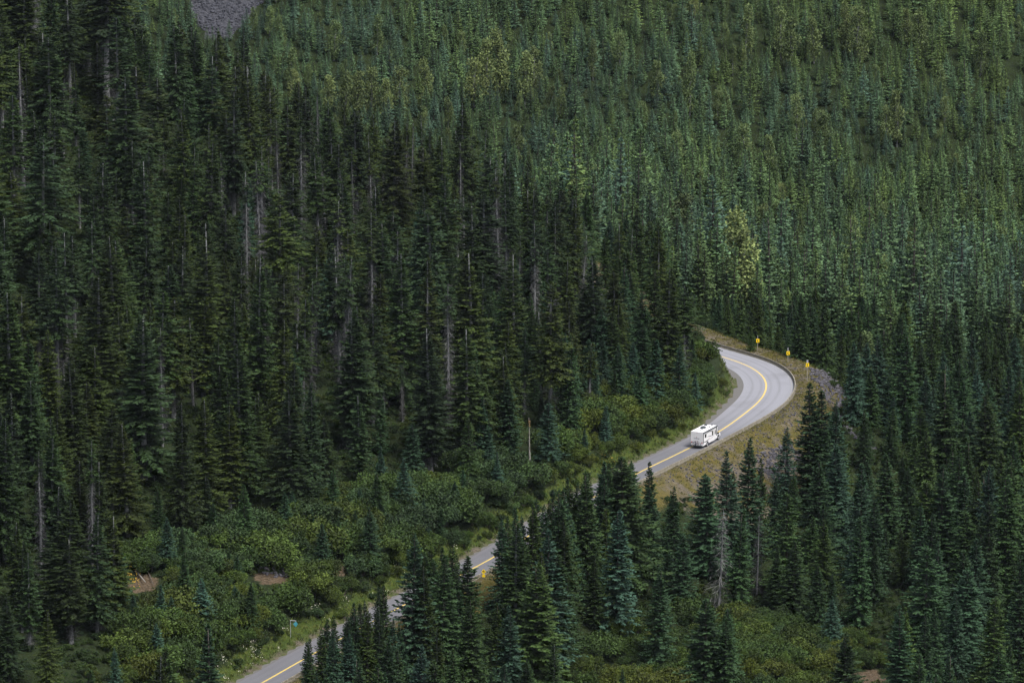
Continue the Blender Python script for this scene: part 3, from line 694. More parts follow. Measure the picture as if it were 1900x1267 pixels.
# bicycle rack and bicycles
bm = bmesh.new(); cyl(bm, (-.15, 0, .5), (-.95, 0, .5), .035, None, 8); cyl(bm, (-.5, 0, .5), (-.5, 0, 1.45), .03, None, 8)
for q_ in (-.35, -.70): cyl(bm, (q_, -.85, .58), (q_, .85, .58), .025, None, 8)
bobj('bicycle_rack', bm, M['rvtrim'], RV)
def bicycle(dx_, shift, col, label):
    t = empty('bicycle', (0, 0, 0)); t.matrix_world = RV_M @ Matrix.Translation((dx_, shift, .60)) @ Matrix.Rotation(math.pi/2, 4, 'Z')
    R_ = .34
    for xx in (-.52, .52):
        bm = bmesh.new()
        for k in range(28):
            a0, a1 = k*2*math.pi/28, (k+1)*2*math.pi/28
            cyl(bm, (xx+R_*math.cos(a0), 0, R_+R_*math.sin(a0)), (xx+R_*math.cos(a1), 0, R_+R_*math.sin(a1)), .028, None, 6)
        wv = bobj('wheel', bm, M['tyre'], t)
        bm = bmesh.new()
        for k in range(8):
            a0 = k*math.pi/8; cyl(bm, (xx+R_*math.cos(a0), 0, R_+R_*math.sin(a0)), (xx-R_*math.cos(a0), 0, R_-R_*math.sin(a0)), .004, None, 4)
        bobj('spokes', bm, M['chrome'], wv)
    bm = bmesh.new(); P_ = dict(r=(-.52, R_), bb=(-.08, .30), s=(-.22, .78), h=(.34, .80), f=(.52, R_), st=(-.25, .90), hb=(.31, .95))
    for a_, b2 in (('r', 'bb'), ('r', 's'), ('bb', 's'), ('s', 'h'), ('bb', 'h'), ('h', 'f'), ('s', 'st'), ('h', 'hb')):
        cyl(bm, (P_[a_][0], 0, P_[a_][1]), (P_[b2][0], 0, P_[b2][1]), .022, None, 8)
    bobj('frame', bm, plain('bicycle_paint', col, .4), t)
    bm = bmesh.new(); cyl(bm, (.31, -.28, .96), (.31, .28, .96), .016, None, 8); bobj('handlebar', bm, M['rvtrim'], t)
    bm = bmesh.new(); box(bm, -.38, -.13, -.06, .06, .90, .95); bobj('saddle', bm, M['rvtrim'], t, bevel=.02)
    bm = bmesh.new(); cyl(bm, (-.08, -.07, .30), (-.08, -.05, .30), .1, None, 14); cyl(bm, (-.08, -.10, .30), (.07, -.10, .22), .012, None, 6); bobj('crank', bm, M['rvtrim'], t)
    tag(t, label, 'bicycle', 'bicycles on the motorhome rack')
bpy.context.view_layer.update(); RV_M = RV.matrix_world.copy()
bicycle(-.34, -.05, (.10, .02, .02), 'dark red bicycle strapped on the rack nearest the motorhome rear wall')
bicycle(-.70, .18, (.035, .03, .10), 'dark blue bicycle on the outer side of the motorhome rack')

# ---------------------------------------------------------------- where trees may not hide the photo's open places
ROADVIEW = [(1182, 890), (1180, 868), (1240, 838), (1274, 820), (1281, 786), (1330, 782), (1362, 758), (1374, 735), (1352, 706), (1322, 690), (1316, 640), (1395, 612), (1425, 618), (1478, 640), (1530, 672), (1570, 712), (1566, 748), (1543, 768),
            (1490, 762), (1487, 830), (1445, 856), (1400, 852), (1350, 868), (1275, 880), (1225, 893)]
OPEN = [ROADVIEW, [(862, 1052), (925, 1008), (930, 1040), (950, 1052), (930, 1085), (885, 1090), (866, 1072)], [(722, 1115), (765, 1085), (772, 1120), (760, 1170), (735, 1170)],
        [(385, 1310), (440, 1245), (470, 1218), (545, 1188), (592, 1174), (592, 1202), (560, 1222), (545, 1310)], [(528, 1144), (564, 1144), (562, 1184), (530, 1188)], [(1060, 925), (1076, 915), (1076, 960), (1062, 962)],
        [(976, 765), (988, 765), (989, 870), (976, 870)], SCARPS[0], SCARPS[1], SCARPS[2], CLEAR]
SHRUBS_L = [(215, 1330), (222, 1120), (262, 1040), (380, 1000), (520, 965), (640, 930), (770, 885), (900, 855), (985, 870), (1090, 800), (1125, 740), (1190, 712), (1260, 715), (1300, 660), (1330, 700), (1362, 740), (1340, 775), (1280, 800), (1180, 860), (1060, 935), (925, 1010), (860, 1050), (720, 1120), (590, 1180), (440, 1267), (300, 1400)]
SHRUBS_R = [(1020, 1300), (1080, 1215), (1180, 1165), (1300, 1135), (1400, 1150), (1500, 1165), (1620, 1190), (1660, 1300), (1660, 1540), (960, 1540)]
_so = np.arange(S_APEX-6, S_APEX+46, 1.0); _ox, _oy, _, _ = at_s(_so, w_out(_so)+5.5); _opx, _, _ = project(_ox, _oy, 0*_ox); _or = np.argsort(_opx)
def hides_open(x, y, z, H, R, soft=1.0):
    bad = np.zeros(len(x), bool)
    bx, _, _ = project(x, y, z)
    behind = (y > np.interp(bx, _opx[_or], _oy[_or])+1.5) & (bx > 1310) & (bx < 1600)
    for f in (0, .12, .25, .4, .6, .8, .93, 1.0):
        for sg in (-1, 0, 1):
            px, py, _ = project(x+sg*R*(1-f)*.85*soft, y, z+H*f)
            for P in OPEN: bad |= in_poly(px, py, P)
    return bad & ~behind
def scatter(x0, x1, y0, y1, spacing, rng, jitter=.42):
    gx, gy = np.meshgrid(np.arange(x0, x1, spacing), np.arange(y0, y1, spacing*.9))
    gx = gx+(np.arange(gx.shape[0]) % 2)[:, None]*spacing*.5
    x = gx.ravel()+rng.uniform(-jitter, jitter, gx.size)*spacing; y = gy.ravel()+rng.uniform(-jitter, jitter, gx.size)*spacing
    return x, y
ITEMS = []                                                   # every plant: kind, x, y, z, H, proto, tint, val
def add(kind, x, y, z, H, pr=None, tint=.5, val=.5, hero=None, wide=1.0):
    L = PROTO[kind]; pr = random.randrange(len(L)) if pr is None else pr
    ITEMS.append(dict(kind=kind, x=float(x), y=float(y), z=float(z), H=float(H), pr=pr, tint=float(np.clip(tint, 0, 1)), val=float(np.clip(val, 0, 1)), rot=random.uniform(0, 6.283), hero=hero, wide=wide))
def by_top(px, py, H):
    """ground point of a plant of height H whose tip is seen at the pixel"""
    dx, dy, dz = ray(px, py); t = np.arange(780, 2300, .5)/dy
    x, y, z = dx*t, dy*t, CAM_H+dz*t-H
    k = np.argmax(z <= terrain(x, y)); return float(x[k]), float(y[k]), float(z[k])
# --- left slope: old firs
rng = np.random.default_rng(5)
x, y = scatter(-175, 60, 850, 1330, 9.6, rng)
z, d, s = terrain(x, y, True); px, py, sc_ = project(x, y, z)
tbv = (x-38)*.56+(y-1125)*.829
ok = (d < -8) & ~in_poly(px, py, SHRUBS_L) & (tbv < 42) & (px > -180)
ok &= ~((px > 1180) & (py > 560) & (rng.random(len(x)) < .3))
H = 25*(.55+.68*rng.random(len(x)))*(1-.25*sstep(900, 1250, px)); H = np.where(rng.random(len(x)) < .16, H*.6, H)
SIL = np.array([(-400, -900), (230, -300), (285, -10), (330, 20), (440, 75), (500, 110), (560, 150), (700, 205), (800, 225), (860, 235), (910, 265), (1000, 315), (1100, 380), (1180, 410), (1240, 455), (1275, 540), (1300, 600), (1345, 640)])
lim = (z+H)*0+np.interp(px, SIL[:, 0], SIL[:, 1])+rng.uniform(-14, 45, len(x))
crest = (tbv > -22) & (tbv < 14) & (rng.random(len(x)) < .8)
for _ in range(30):
    _, tp, _ = project(x, y, z+H); H = np.where(crest & (tp > lim+12) & (H < 33), H+.6, H)
for _ in range(40):
    _, tp, _ = project(x, y, z+H); H = np.where(tp < lim, H-.6, H)
ok &= H > 9.5
ok &= ~hides_open(x, y, z, H, np.full(len(x), 3.0))
greyness = np.clip(fnoise(x/26+4, y/26)*1.1-.12+.35*np.exp(-((px-800)/330)**2-((py-560)/260)**2), 0, 1)
for i in np.where(ok)[0]:
    g1 = rng.random()
    if g1 < .5*sstep(.45, .85, np.array(greyness[i])) : add('bare_fir_tree', x[i], y[i], z[i], H[i]*1.02, tint=rng.uniform(.1, .9), val=rng.uniform(.2, .8))
    elif rng.random() < .15: add('spruce_tree', x[i], y[i], z[i], H[i]*.72, tint=rng.uniform(.2, .9), val=rng.uniform(.1, .6))
    else:
        low = py[i] > 820
        add('fir_tree', x[i], y[i], z[i], H[i], pr=random.choice([2, 6, 5, 5, 8, 8]) if low else None, tint=rng.uniform(0, .9), val=rng.uniform(.0, .8)*(.8+.4*fnoise(x[i:i+1]/15, y[i:i+1]/15)[0]), wide=rng.uniform(1.05, 1.75))
x, y = scatter(-60, 50, 930, 1135, 5.4, rng); z, d, s = terrain(x, y, True); px, py, sc_ = project(x, y, z)
H = 6+11*rng.random(len(x)); ok = (px > 860) & (px < 1290) & (py > 600) & (d < -13) & (rng.random(len(x)) < .62) & ~hides_open(x, y, z, H, H*.16)
for i in np.where(ok)[0]: add('spruce_tree', x[i], y[i], z[i], H[i], tint=rng.uniform(.1, .95), val=rng.uniform(.05, .6), wide=rng.uniform(1, 1.3))
# --- right side, foreground and the ground beyond the bend: spruces
x, y = scatter(-95, 160, 800, 1330, 6.7, rng)
z, d, s = terrain(x, y, True); px, py, sc_ = project(x, y, z)
tbv = (x-38)*.56+(y-1125)*.829
cwx = curve_w(s)
ok = ((d > w_out(s)+np.where(px < 1180, 3, 12-5*cwx)) | (tbv >= 42)) & ~(in_poly(px, py, SHRUBS_R) & (rng.random(len(x)) < .9))
thin = fnoise(x/22+8, y/22+2); ok &= rng.random(len(x)) < np.where(px > 1180, .62+.8*(thin-.35), .95)
H = (6+15.5*rng.random(len(x))**1.1)*(.72+.62*thin); H = np.where((px < 1150) & (d < 70), np.maximum(H+3, 13), H); H = H*(1-.42*sstep(1120, 1310, y))
TOPS = np.array([(-200, -900), (500, -900), (545, 1200), (575, 1150), (700, 1095), (742, 1010), (800, 1008), (850, 1045), (900, 1045), (930, 962), (1000, 938), (1055, 905), (1085, 872), (1150, 838), (1190, 860), (1250, 895), (1300, 878), (1350, 838), (1390, 812), (1480, 800), (1500, 712), (1540, 700), (1580, 640), (1640, -900), (2600, -900)])
lim = np.interp(px, TOPS[:, 0], TOPS[:, 1])+rng.uniform(0, 38, len(x)); front = (y < 1125) & (py > np.interp(px, TOPS[:, 0], TOPS[:, 1])+20)
for _ in range(40):
    _, tp, _ = project(x, y, z+H); H = np.where(front & (tp < lim), H-.5, H)
H = np.where((y > 1125) & (px > 1270), H*.8, H)
for _ in range(40):
    _, tp, _ = project(x, y, z+H); H = np.where((y > 1118) & (px > 1230) & (px < 1500) & (tp < 530+30*vnoise(x, y)), H-.5, H)
ok &= H > 4.0
ok &= ~hides_open(x, y, z, H, np.where(px < 1150, H*.09, H*.17))
for i in np.where(ok)[0]:
    t_ = .40+.7*(fnoise(x[i:i+1]/30+50, y[i:i+1]/30)[0]-.5)+rng.normal(0, .22)
    k_ = 'fir_tree' if (px[i] < 1130 and y[i] < 1100 and rng.random() < .18) else 'spruce_tree'
    add(k_, x[i], y[i], z[i], H[i], pr=5 if k_ == 'fir_tree' else None, tint=t_, val=rng.uniform(.05, .7), wide=rng.uniform(.95, 1.35))
# small spruces in the shrub belt
x, y = scatter(-95, 60, 870, 1130, 5.6, rng); z, d, s = terrain(x, y, True); px, py, sc_ = project(x, y, z)
H = 3.5+9.0*rng.random(len(x))**1.7; ok = in_poly(px, py, SHRUBS_L) & (d < -8) & (rng.random(len(x)) < .5) & ~hides_open(x, y, z, H, H*.2)
for i in np.where(ok)[0]: add('spruce_tree', x[i], y[i], z[i], H[i], tint=rng.uniform(.35, 1), val=rng.uniform(.2, .8), wide=1.25)
# bushes
for poly, spc, dmin, hmul in ((SHRUBS_L, 3.5, -4.6, 1.25), (SHRUBS_R, 3.4, 8, 1.0)):
    x, y = scatter(-100, 110, 850, 1150, spc, rng); z, d, s = terrain(x, y, True); px, py, sc_ = project(x, y, z)
    H = (2.0+2.6*rng.random(len(x)))*hmul
    near = np.where(d < 0, -d-w_in(s)-1.2*curve_w(s)-1.2, 9)
    H = np.minimum(H, .75+near*.95)
    ok = in_poly(px, py, poly) & ((d < dmin) if dmin < 0 else (d > dmin)) & (near > .5) & (rng.random(len(x)) < .93) & ~hides_open(x, y, z, H*.85, H*.4, .8)
    zone = fnoise(x/13+70, y/13)
    for i in np.where(ok)[0]: add('alder_bush', x[i], y[i], z[i]-.15, H[i], tint=np.clip(rng.normal(.5, .22)-1.5*(zone[i]-.5)-.25*(px[i] > 1080)*(d[i] < 0)+.1*(d[i] < 0), 0, 1), val=rng.uniform(.2, .9), wide=rng.uniform(.85, 1.25))
# placed by eye: plants that stand out in the photo (tip pixel, height, kind, prototype, tint, value, width, label)
HERO = [
 (1161, 846, 24, 'spruce_tree', 4, .25, .25, 1.45, 'tall spruce with wide drooping branches standing in front of the road below the motorhome'),
 (1121, 880, 20, 'spruce_tree', 2, .6, .3, 1.0, 'narrow spruce in front of the road, just left of the wide drooping one'),
 (1205, 856, 19, 'spruce_tree', 5, .4, .3, 1.0, 'slim spruce whose tip crosses the end of the concrete barrier'),
 (1253, 905, 17, 'spruce_tree', 0, .5, .3, 1.0, 'medium spruce with its tip against the bare gravel bank'),
 (1310, 878, 17, 'spruce_tree', 2, .35, .3, 1.0, 'thin dark spruce below the gravel bank under the motorhome'),
 (1352, 838, 23, 'spruce_tree', 3, .75, .35, 1.0, 'broad blue-green spruce rising over the gravel bank'),
 (1387, 812, 24, 'spruce_tree', 0, .6, .35, .95, 'tall blue-green spruce with a bare thin tip over the gravel bank'),
 (1410, 850, 19, 'spruce_tree', 5, .2, .2, .9, 'dark olive narrow spruce beside the tall blue-green one'),
 (1454, 793, 16, 'spruce_tree', 1, .85, .4, 1.0, 'blue-green spruce alone in front of the grey rock pile'),
 (1505, 710, 25, 'spruce_tree', 5, .5, .15, 1.15, 'tall very dark narrow spruce, first of the pair beside the bend'),
 (1525, 724, 24, 'spruce_tree', 2, .55, .2, 1.1, 'tall narrow spruce, second of the dark pair beside the bend'),
 (1548, 745, 21, 'spruce_tree', 1, .8, .35, 1.0, 'bluish spruce just beyond the dark pair beside the bend'),
 (955, 972, 25, 'fir_tree', 5, .55, .6, 1.35, 'big full fir with sweeping branches hiding the lower road'),
 (1010, 985, 24, 'spruce_tree', 3, .9, .5, 1.1, 'big pale blue-green spruce next to the big sweeping fir'),
 (1145, 945, 22, 'spruce_tree', 0, .95, .6, 1.1, 'pale bluish spruce below the wide drooping spruce'),
 (868, 1032, 19, 'spruce_tree', 4, .3, .25, 1.3, 'dark spruce with its tip against the lower road'),
 (790, 1035, 21, 'fir_tree', 5, .3, .3, 1.0, 'dark fir standing between two glimpses of the lower road'),
 (766, 992, 24, 'spruce_tree', 1, .7, .35, 1.0, 'tall grey-green spruce before the upper glimpse of the lower road'),
 (712, 1085, 16, 'spruce_tree', 5, .2, .2, 1.0, 'dark spindly spruce at the small glimpse of yellow road line'),
 (672, 1120, 15, 'spruce_tree', 2, .15, .25, 1.0, 'dark olive spindly spruce close to the lower road edge'),
 (625, 1140, 15, 'spruce_tree', 5, .2, .2, 1.0, 'slender dark spruce near the teal sign'),
 (598, 1165, 14, 'spruce_tree', 0, .2, .3, 1.0, 'slender olive spruce covering the end of the visible road'),
 (648, 1175, 14, 'spruce_tree', 1, .9, .5, 1.0, 'small pale blue-green spruce among the slender dark ones'),
 (572, 1190, 12, 'spruce_tree', 2, .5, .3, 1.0, 'small spruce whose tip meets the yellow line near the bottom edge'),
 (920, 1120, 16, 'spruce_tree', 0, .1, .3, 1.0, 'olive spruce below the curve warning sign'),
 (1680, 1128, 16, 'spruce_tree', 3, .1, 1.0, 1.1, 'bright pale green young larch-like conifer beside the small bare clearing'),
 (375, 1072, 9, 'spruce_tree', 3, 1.0, 1.0, 1.4, 'pale blue spruce in the middle of the bushes by the lower road'),
 (290, 1155, 8, 'spruce_tree', 1, .95, .8, 1.3, 'small pale blue spruce low in the bushes near the lower corner'),
 (440, 1085, 6, 'spruce_tree', 0, .9, .8, 1.3, 'small bluish spruce just above the scree-free bushes under the earth bank'),
 (215, 1200, 8, 'spruce_tree', 0, .9, .7, 1.1, 'small bluish spruce at the foot of the dark firs'),
 (1545, 1105, 9, 'spruce_tree', 3, .9, .6, 1.3, 'short round-bottomed bluish spruce above the valley bushes'),
 (1290, 690, 8, 'spruce_tree', 3, .9, .55, 1.2, 'short bluish spruce at the tip of the spur inside the bend'),
 (1262, 640, 12, 'spruce_tree', 1, .8, .4, 1.0, 'bluish spruce on the spur just inside the bend'),
 (1395, 606, 5, 'spruce_tree', 3, .15, .75, 1.3, 'small bushy green conifer beside the first chevron sign'),
 (858, 185, 28, 'fir_tree', 2, .35, .25, 1.25, 'massive dark fir standing highest on the ridge against the pale far forest'),
 (450, 52, 24, 'fir_tree', 5, .6, .1, 1.0, 'pointed dark fir on the ridge below the grey scree'),
 (345, 200, 24, 'fir_tree', 2, .2, .7, 1.1, 'light olive fir with a broad top on the upper slope'),
 (340, 395, 22, 'fir_tree', 5, .15, .65, 1.1, 'olive fir with a neat pointed crown halfway up the slope'),
 (525, 590, 22, 'fir_tree', 2, .1, .6, 1.0, 'yellowish olive fir in the middle of the dark slope'),
 (275, 560, 22, 'fir_tree', 5, .1, .55, 1.1, 'olive pointed fir low on the dark slope'),
 (1225, 420, 22, 'fir_tree', 4, .1, .6, 1.0, 'olive fir with sparse level branches near the end of the spur'),
 (1068, 365, 22, 'fir_tree', 2, .1, .5, 1.0, 'olive fir on the descending ridge of the spur'),
 (1335, 945, 19, 'dead_tree', 0, .9, .8, 1.1, 'leafless grey dead tree with fine drooping branches among the spruces'),
 (1405, 955, 15, 'dead_tree', 1, .3, .3, .9, 'thin dead tree just beside the taller grey dead one'),
]
rw = np.random.default_rng(19)
for xa, xb, stp, lift0, lift1, h0, h1 in ((578, 722, 13, 22, 60, 10, 17), (776, 856, 14, 38, 75, 14, 20), (932, 1058, 13, 38, 72, 17, 24), (1082, 1176, 12, 30, 55, 16, 22), (590, 860, 26, -40, -10, 9, 15), (930, 1175, 22, -50, -5, 13, 20), (1028, 1112, 12, 40, 72, 15, 21), (1125, 1180, 15, -10, 25, 14, 19)):
    for q in np.arange(xa, xb, stp):
        q = q+rw.uniform(-5, 5); ry = np.interp(q, CPX[CL[:, 1] < 1090], CPY[CL[:, 1] < 1090]); hH = rw.uniform(h0, h1)
        X, Y, Z = by_top(q, ry-rw.uniform(lift0, lift1), hH)
        dd, _s = road_dist(np.array([X]), np.array([Y]))
        if dd[0] < 6: continue
        add('spruce_tree', X, Y, Z, hH, None, np.clip(rw.normal(.42, .25), 0, 1), rw.uniform(.1, .6), None, rw.uniform(.75, .95))
for hx, hy, hH, kind, pr, ti, va, wd_, lb in HERO:
    X, Y, Z = by_top(hx, hy, hH)
    for it in list(ITEMS):                                   # clear their neighbours so that they stand out
        if (it['x']-X)**2+(it['y']-Y)**2 < (2.6 if it['kind'] != 'alder_bush' else 1.2)**2 and not it['hero']: ITEMS.remove(it)
    add(kind, X, Y, Z, hH, pr, ti, va, lb, wd_)
# aspens and other pale broadleaf trees of the far forest (crown-top pixel, height)
rng = np.random.default_rng(9)
PALE = [(905, 70, 15, .3), (925, 55, 16, .25), (880, 110, 11, .15), (975, 95, 13, .4), (990, 85, 12, .4), (790, 110, 12, .35), (740, 125, 11, .35), (715, 145, 10, .3), (665, 130, 12, .35), (640, 135, 12, .4), (690, 125, 12, .4), (610, 140, 10, .3),
        (545, 128, 8, .1), (1385, 10, 12, .5), (1450, 15, 12, .5), (1470, 30, 13, .5), (1510, 30, 11, .4), (1570, 5, 12, .3), (1590, 15, 13, .4), (1680, 15, 9, .3), (1705, 15, 12, .5), (1280, 100, 14, .8), (1478, 175, 10, .5), (1665, 165, 13, .4),
        (1645, 195, 10, .5), (1525, 215, 10, .5), (1380, 230, 11, .7), (1430, 250, 10, .7), (1300, 310, 9, .6), (1100, 75, 9, .6), (1150, 60, 10, .8), (1220, 110, 10, .6), (1040, 160, 9, .6), (1065, 250, 9, .6), (1190, 190, 9, .7), (960, 230, 9, .6), (1105, 310, 9, .6), (700, 30, 9, .8), (620, 40, 9, .9),
        (1610, 615, 12, .9), (1865, 700, 9, .3), (470, 15, 7, .8), (520, 30, 8, .8), (1330, 165, 8, .6), (1745, 120, 9, .7), (1820, 60, 10, .8), (1255, 245, 9, .6), (1590, 330, 8, .8), (1485, 395, 8, .7), (1375, 370, 8, .8)]
for k, (hx, hy, hH, ti) in enumerate(PALE):
    X, Y, Z = by_top(hx, hy, hH); hH *= 1.15; X, Y, Z = by_top(hx, hy, hH)
    if 1130 < Y < 1300 or (1300 < hx < 1440 and hy > 300): continue
    add('aspen_tree', X, Y, Z, hH, k % 4, ti, rng.uniform(.25, .75), None, rng.uniform(.85, 1.1))
    ITEMS[-1]['pale'] = True

sgx, sgy, _ = ground_at(539, 1185)                           # keep the bushes off the hanging sign
ITEMS = [q for q in ITEMS if not (abs(q['x']-sgx-.4) < 3.0 and -16 < q['y']-sgy < 1.0 and not q['hero'])]
# ---------------------------------------------------------------- individuals or stuff
def place(it):
    """one plant of its own: an Empty with its parts"""
    P = PROTO[it['kind']][it['pr']]; k = it['H']/P['H']; w_ = k*it['wide']
    if it['kind'] == 'alder_bush': w_ = it['wide']*max(.45, k)
    root = bpy.data.objects.new(it['kind'], None); COL.objects.link(root)
    root.location = (it['x'], it['y'], it['z']); root.rotation_euler = (random.gauss(0, .022), random.gauss(0, .022), it['rot']); root.scale = (w_*random.uniform(.85, 1.15), w_*random.uniform(.85, 1.15), k); root.empty_display_size = .5
    for nm, me_, mt in P['parts']:
        o_ = bpy.data.objects.new(nm, me_); COL.objects.link(o_); o_.parent = root; o_['tint'] = it['tint']; o_['val'] = it['val']
    return root
for it in ITEMS:
    p0 = project(it['x'], it['y'], it['z']); p1 = project(it['x'], it['y'], it['z']+it['H'])
    it['px'], it['top'], it['bot'], it['sc'] = float(p1[0]), float(p1[1]), float(p0[1]), float(p0[2])
    it['in'] = -15 < it['px'] < 1915 and it['top'] < 1262 and it['bot'] > 4
# rough visibility: front to back, keep the share of each crown that nothing nearer covers
cov = np.full((160, 240), 0.0); vis_n = 0
for it in sorted(ITEMS, key=lambda q: q['y']):
    R_ = PROTO[it['kind']][it['pr']]['R']*it['H']/PROTO[it['kind']][it['pr']]['H']*it['sc']
    r0, r1 = max(0, int(it['top']/8)), min(160, int(it['bot']/8)+1); tot = fr = 0
    for rr in range(r0, r1):
        f = (rr-it['top']/8)/max(1, (it['bot']-it['top'])/8); hw = max(.5, R_/8*min(1, .15+f))
        c0, c1 = max(0, int(it['px']/8-hw)), min(240, int(it['px']/8+hw)+1)
        if c1 <= c0: continue
        seg_ = cov[rr, c0:c1]; tot += c1-c0; fr += (seg_ < 1).sum(); cov[rr, c0:c1] += .75
    it['vis'] = fr*64.0; it['visf'] = fr/max(tot, 1)
CAP = {'fir_tree': 295, 'spruce_tree': 295, 'bare_fir_tree': 200, 'dead_tree': 50, 'aspen_tree': 200, 'alder_bush': 290}
GROUP = {'fir_tree': 'old firs on the steep slope', 'spruce_tree': 'spruces below and around the road', 'bare_fir_tree': 'lichen-grey firs on the steep slope', 'dead_tree': 'dead trees among the spruces',
         'aspen_tree': 'pale broadleaf trees in the far forest', 'alder_bush': 'bushes beside the road and in the valley'}
CAT = {'fir_tree': 'fir tree', 'spruce_tree': 'spruce tree', 'bare_fir_tree': 'bare fir tree', 'dead_tree': 'dead tree', 'aspen_tree': 'aspen tree', 'alder_bush': 'bush'}
REST = []; USED = {}
def NUM(v):
    v = int(min(99, max(0, v))); u = 'zero one two three four five six seven eight nine ten eleven twelve thirteen fourteen fifteen sixteen seventeen eighteen nineteen'.split()
    T_ = 'x x twenty thirty forty fifty sixty seventy eighty ninety'.split()
    return u[v] if v < 20 else T_[v//10]+('-'+u[v % 10] if v % 10 else '')
def describe(it):
    t, v = it['tint'], it['val']; k = it['kind']; R = it['H']
    if k in ('fir_tree', 'spruce_tree'):
        tone = ('olive' if t < .33 else 'green' if t < .66 else 'blue-green'); tone = ('dark ' if v < .35 else '' if v < .6 else 'light ')+tone
        size = 'tall' if R > 22 else 'short' if R < 11 else 'medium'
        what = f"{size} {tone} {'fir' if k == 'fir_tree' else 'spruce'}"
    elif k == 'bare_fir_tree': what = 'grey lichen-hung fir with a small green top'
    elif k == 'aspen_tree': what = 'pale yellow-green round-topped tree' if t < .5 else 'light green round-topped tree'
    elif k == 'dead_tree': what = 'leafless grey dead tree'
    else: what = ('olive' if t < .33 else 'green' if t < .66 else 'dark green')+' leafy bush'
    px, py = it['px'], max(0, it['top']); wx, wy = NUM(round(px/19)), NUM(round(py/12.67))
    return f"{what}, its tip {wx} percent across and {wy} percent down the photo" if k != 'bare_fir_tree' else f"grey lichen-hung fir, its green tip {wx} percent across and {wy} percent down the photo"
    return f"{what} with its top {px/19:.0f} percent across and {py/12.67:.0f} percent down the photo" if k != 'bare_fir_tree' else f"{what}, {px/19:.0f} percent across and {py/12.67:.0f} percent down the photo"
for kind in CAP:
    L = [q for q in ITEMS if q['kind'] == kind]
    good = sorted([q for q in L if q['in'] and (q['hero'] or q['visf'] > .12)], key=lambda q: -(1e9 if q['hero'] else q['vis']))[:CAP[kind]]
    ids = {id(q) for q in good}; REST += [q for q in L if id(q) not in ids]
    for q in good:
        o_ = place(q); lb = q['hero'] or describe(q)
        if lb in USED:
            lb2 = 'smaller '+lb.replace('tall ', '').replace('medium ', '').replace('short ', '').replace('smaller ', '')
            if lb2 in USED: lb2 = lb2.replace('smaller', 'narrower')
            lb = lb2
        USED[lb] = 1
        tag(o_, lb, CAT[kind], None if q['hero'] and kind == 'dead_tree' else GROUP[kind])
print('ITEMS', len(ITEMS), {k: sum(q['kind'] == k for q in ITEMS) for k in CAP}, 'rest', len(REST))

# ---------------------------------------------------------------- masses: the far forest and the undergrowth, one object each
def gn_scatter(name, pts, rots, scales, pick, tint, val, meshes, label, cat):
    """one stuff object: a node group that sets the plants on its points"""
    lib = bpy.data.collections.new(name+'_plants')
    for k, (mm) in enumerate(meshes):
        o_ = bpy.data.objects.new(f'plant{k:02d}', mm); lib.objects.link(o_)
    me_ = bpy.data.meshes.new(name); me_.vertices.add(len(pts)); me_.vertices.foreach_set('co', np.asarray(pts, np.float32).reshape(-1))
    def at(nm, tp, arr, key='value'):
        a_ = me_.attributes.new(nm, tp, 'POINT'); a_.data.foreach_set(key, np.asarray(arr).reshape(-1))
    at('rot', 'FLOAT_VECTOR', np.asarray(rots, np.float32), 'vector'); at('scl', 'FLOAT_VECTOR', np.asarray(scales, np.float32), 'vector')
    at('pick', 'INT', np.asarray(pick, np.int32)); at('tint', 'FLOAT', np.asarray(tint, np.float32)); at('val', 'FLOAT', np.asarray(val, np.float32))
    me_.update(); o_ = link(name, me_)
    ng = bpy.data.node_groups.new(name, 'GeometryNodeTree')
    ng.interface.new_socket('Geometry', in_out='INPUT', socket_type='NodeSocketGeometry'); ng.interface.new_socket('Geometry', in_out='OUTPUT', socket_type='NodeSocketGeometry')
    gi = ng.nodes.new('NodeGroupInput'); go = ng.nodes.new('NodeGroupOutput'); ip = ng.nodes.new('GeometryNodeInstanceOnPoints')
    ci = ng.nodes.new('GeometryNodeCollectionInfo'); ci.inputs['Collection'].default_value = lib; ci.inputs['Separate Children'].default_value = True; ci.inputs['Reset Children'].default_value = True
    def na(nm, tp):
        q_ = ng.nodes.new('GeometryNodeInputNamedAttribute'); q_.data_type = tp; q_.inputs['Name'].default_value = nm; return q_.outputs['Attribute']
    ng.links.new(gi.outputs[0], ip.inputs['Points']); ng.links.new(ci.outputs[0], ip.inputs['Instance']); ip.inputs['Pick Instance'].default_value = True
    ng.links.new(na('pick', 'INT'), ip.inputs['Instance Index']); ng.links.new(na('rot', 'FLOAT_VECTOR'), ip.inputs['Rotation']); ng.links.new(na('scl', 'FLOAT_VECTOR'), ip.inputs['Scale'])
    ng.links.new(ip.outputs[0], go.inputs[0])
    md = o_.modifiers.new('scatter', 'NODES'); md.node_group = ng
    tag(o_, label, cat, kind='stuff'); return o_
def joined(P, extra=None):
    V = []; T = []; I = []; mats = []
    for k, (nm, me_, mt) in enumerate(P['parts']):
        co = np.empty(len(me_.vertices)*3, np.float32); me_.vertices.foreach_get('co', co); co = co.reshape(-1, 4, 3)
        a_ = me_.attributes.get('tone'); tn = np.full(len(co), .5, np.float32)
        if a_: a_.data.foreach_get('value', tn)
        V.append(co); T.append(tn); I.append(np.full(len(co), k)); mats.append(M[mt])
    mm = quads_mesh('plant', np.concatenate(V), np.concatenate(T), np.concatenate(I))
    for m_ in mats: mm.materials.append(m_)
    return mm
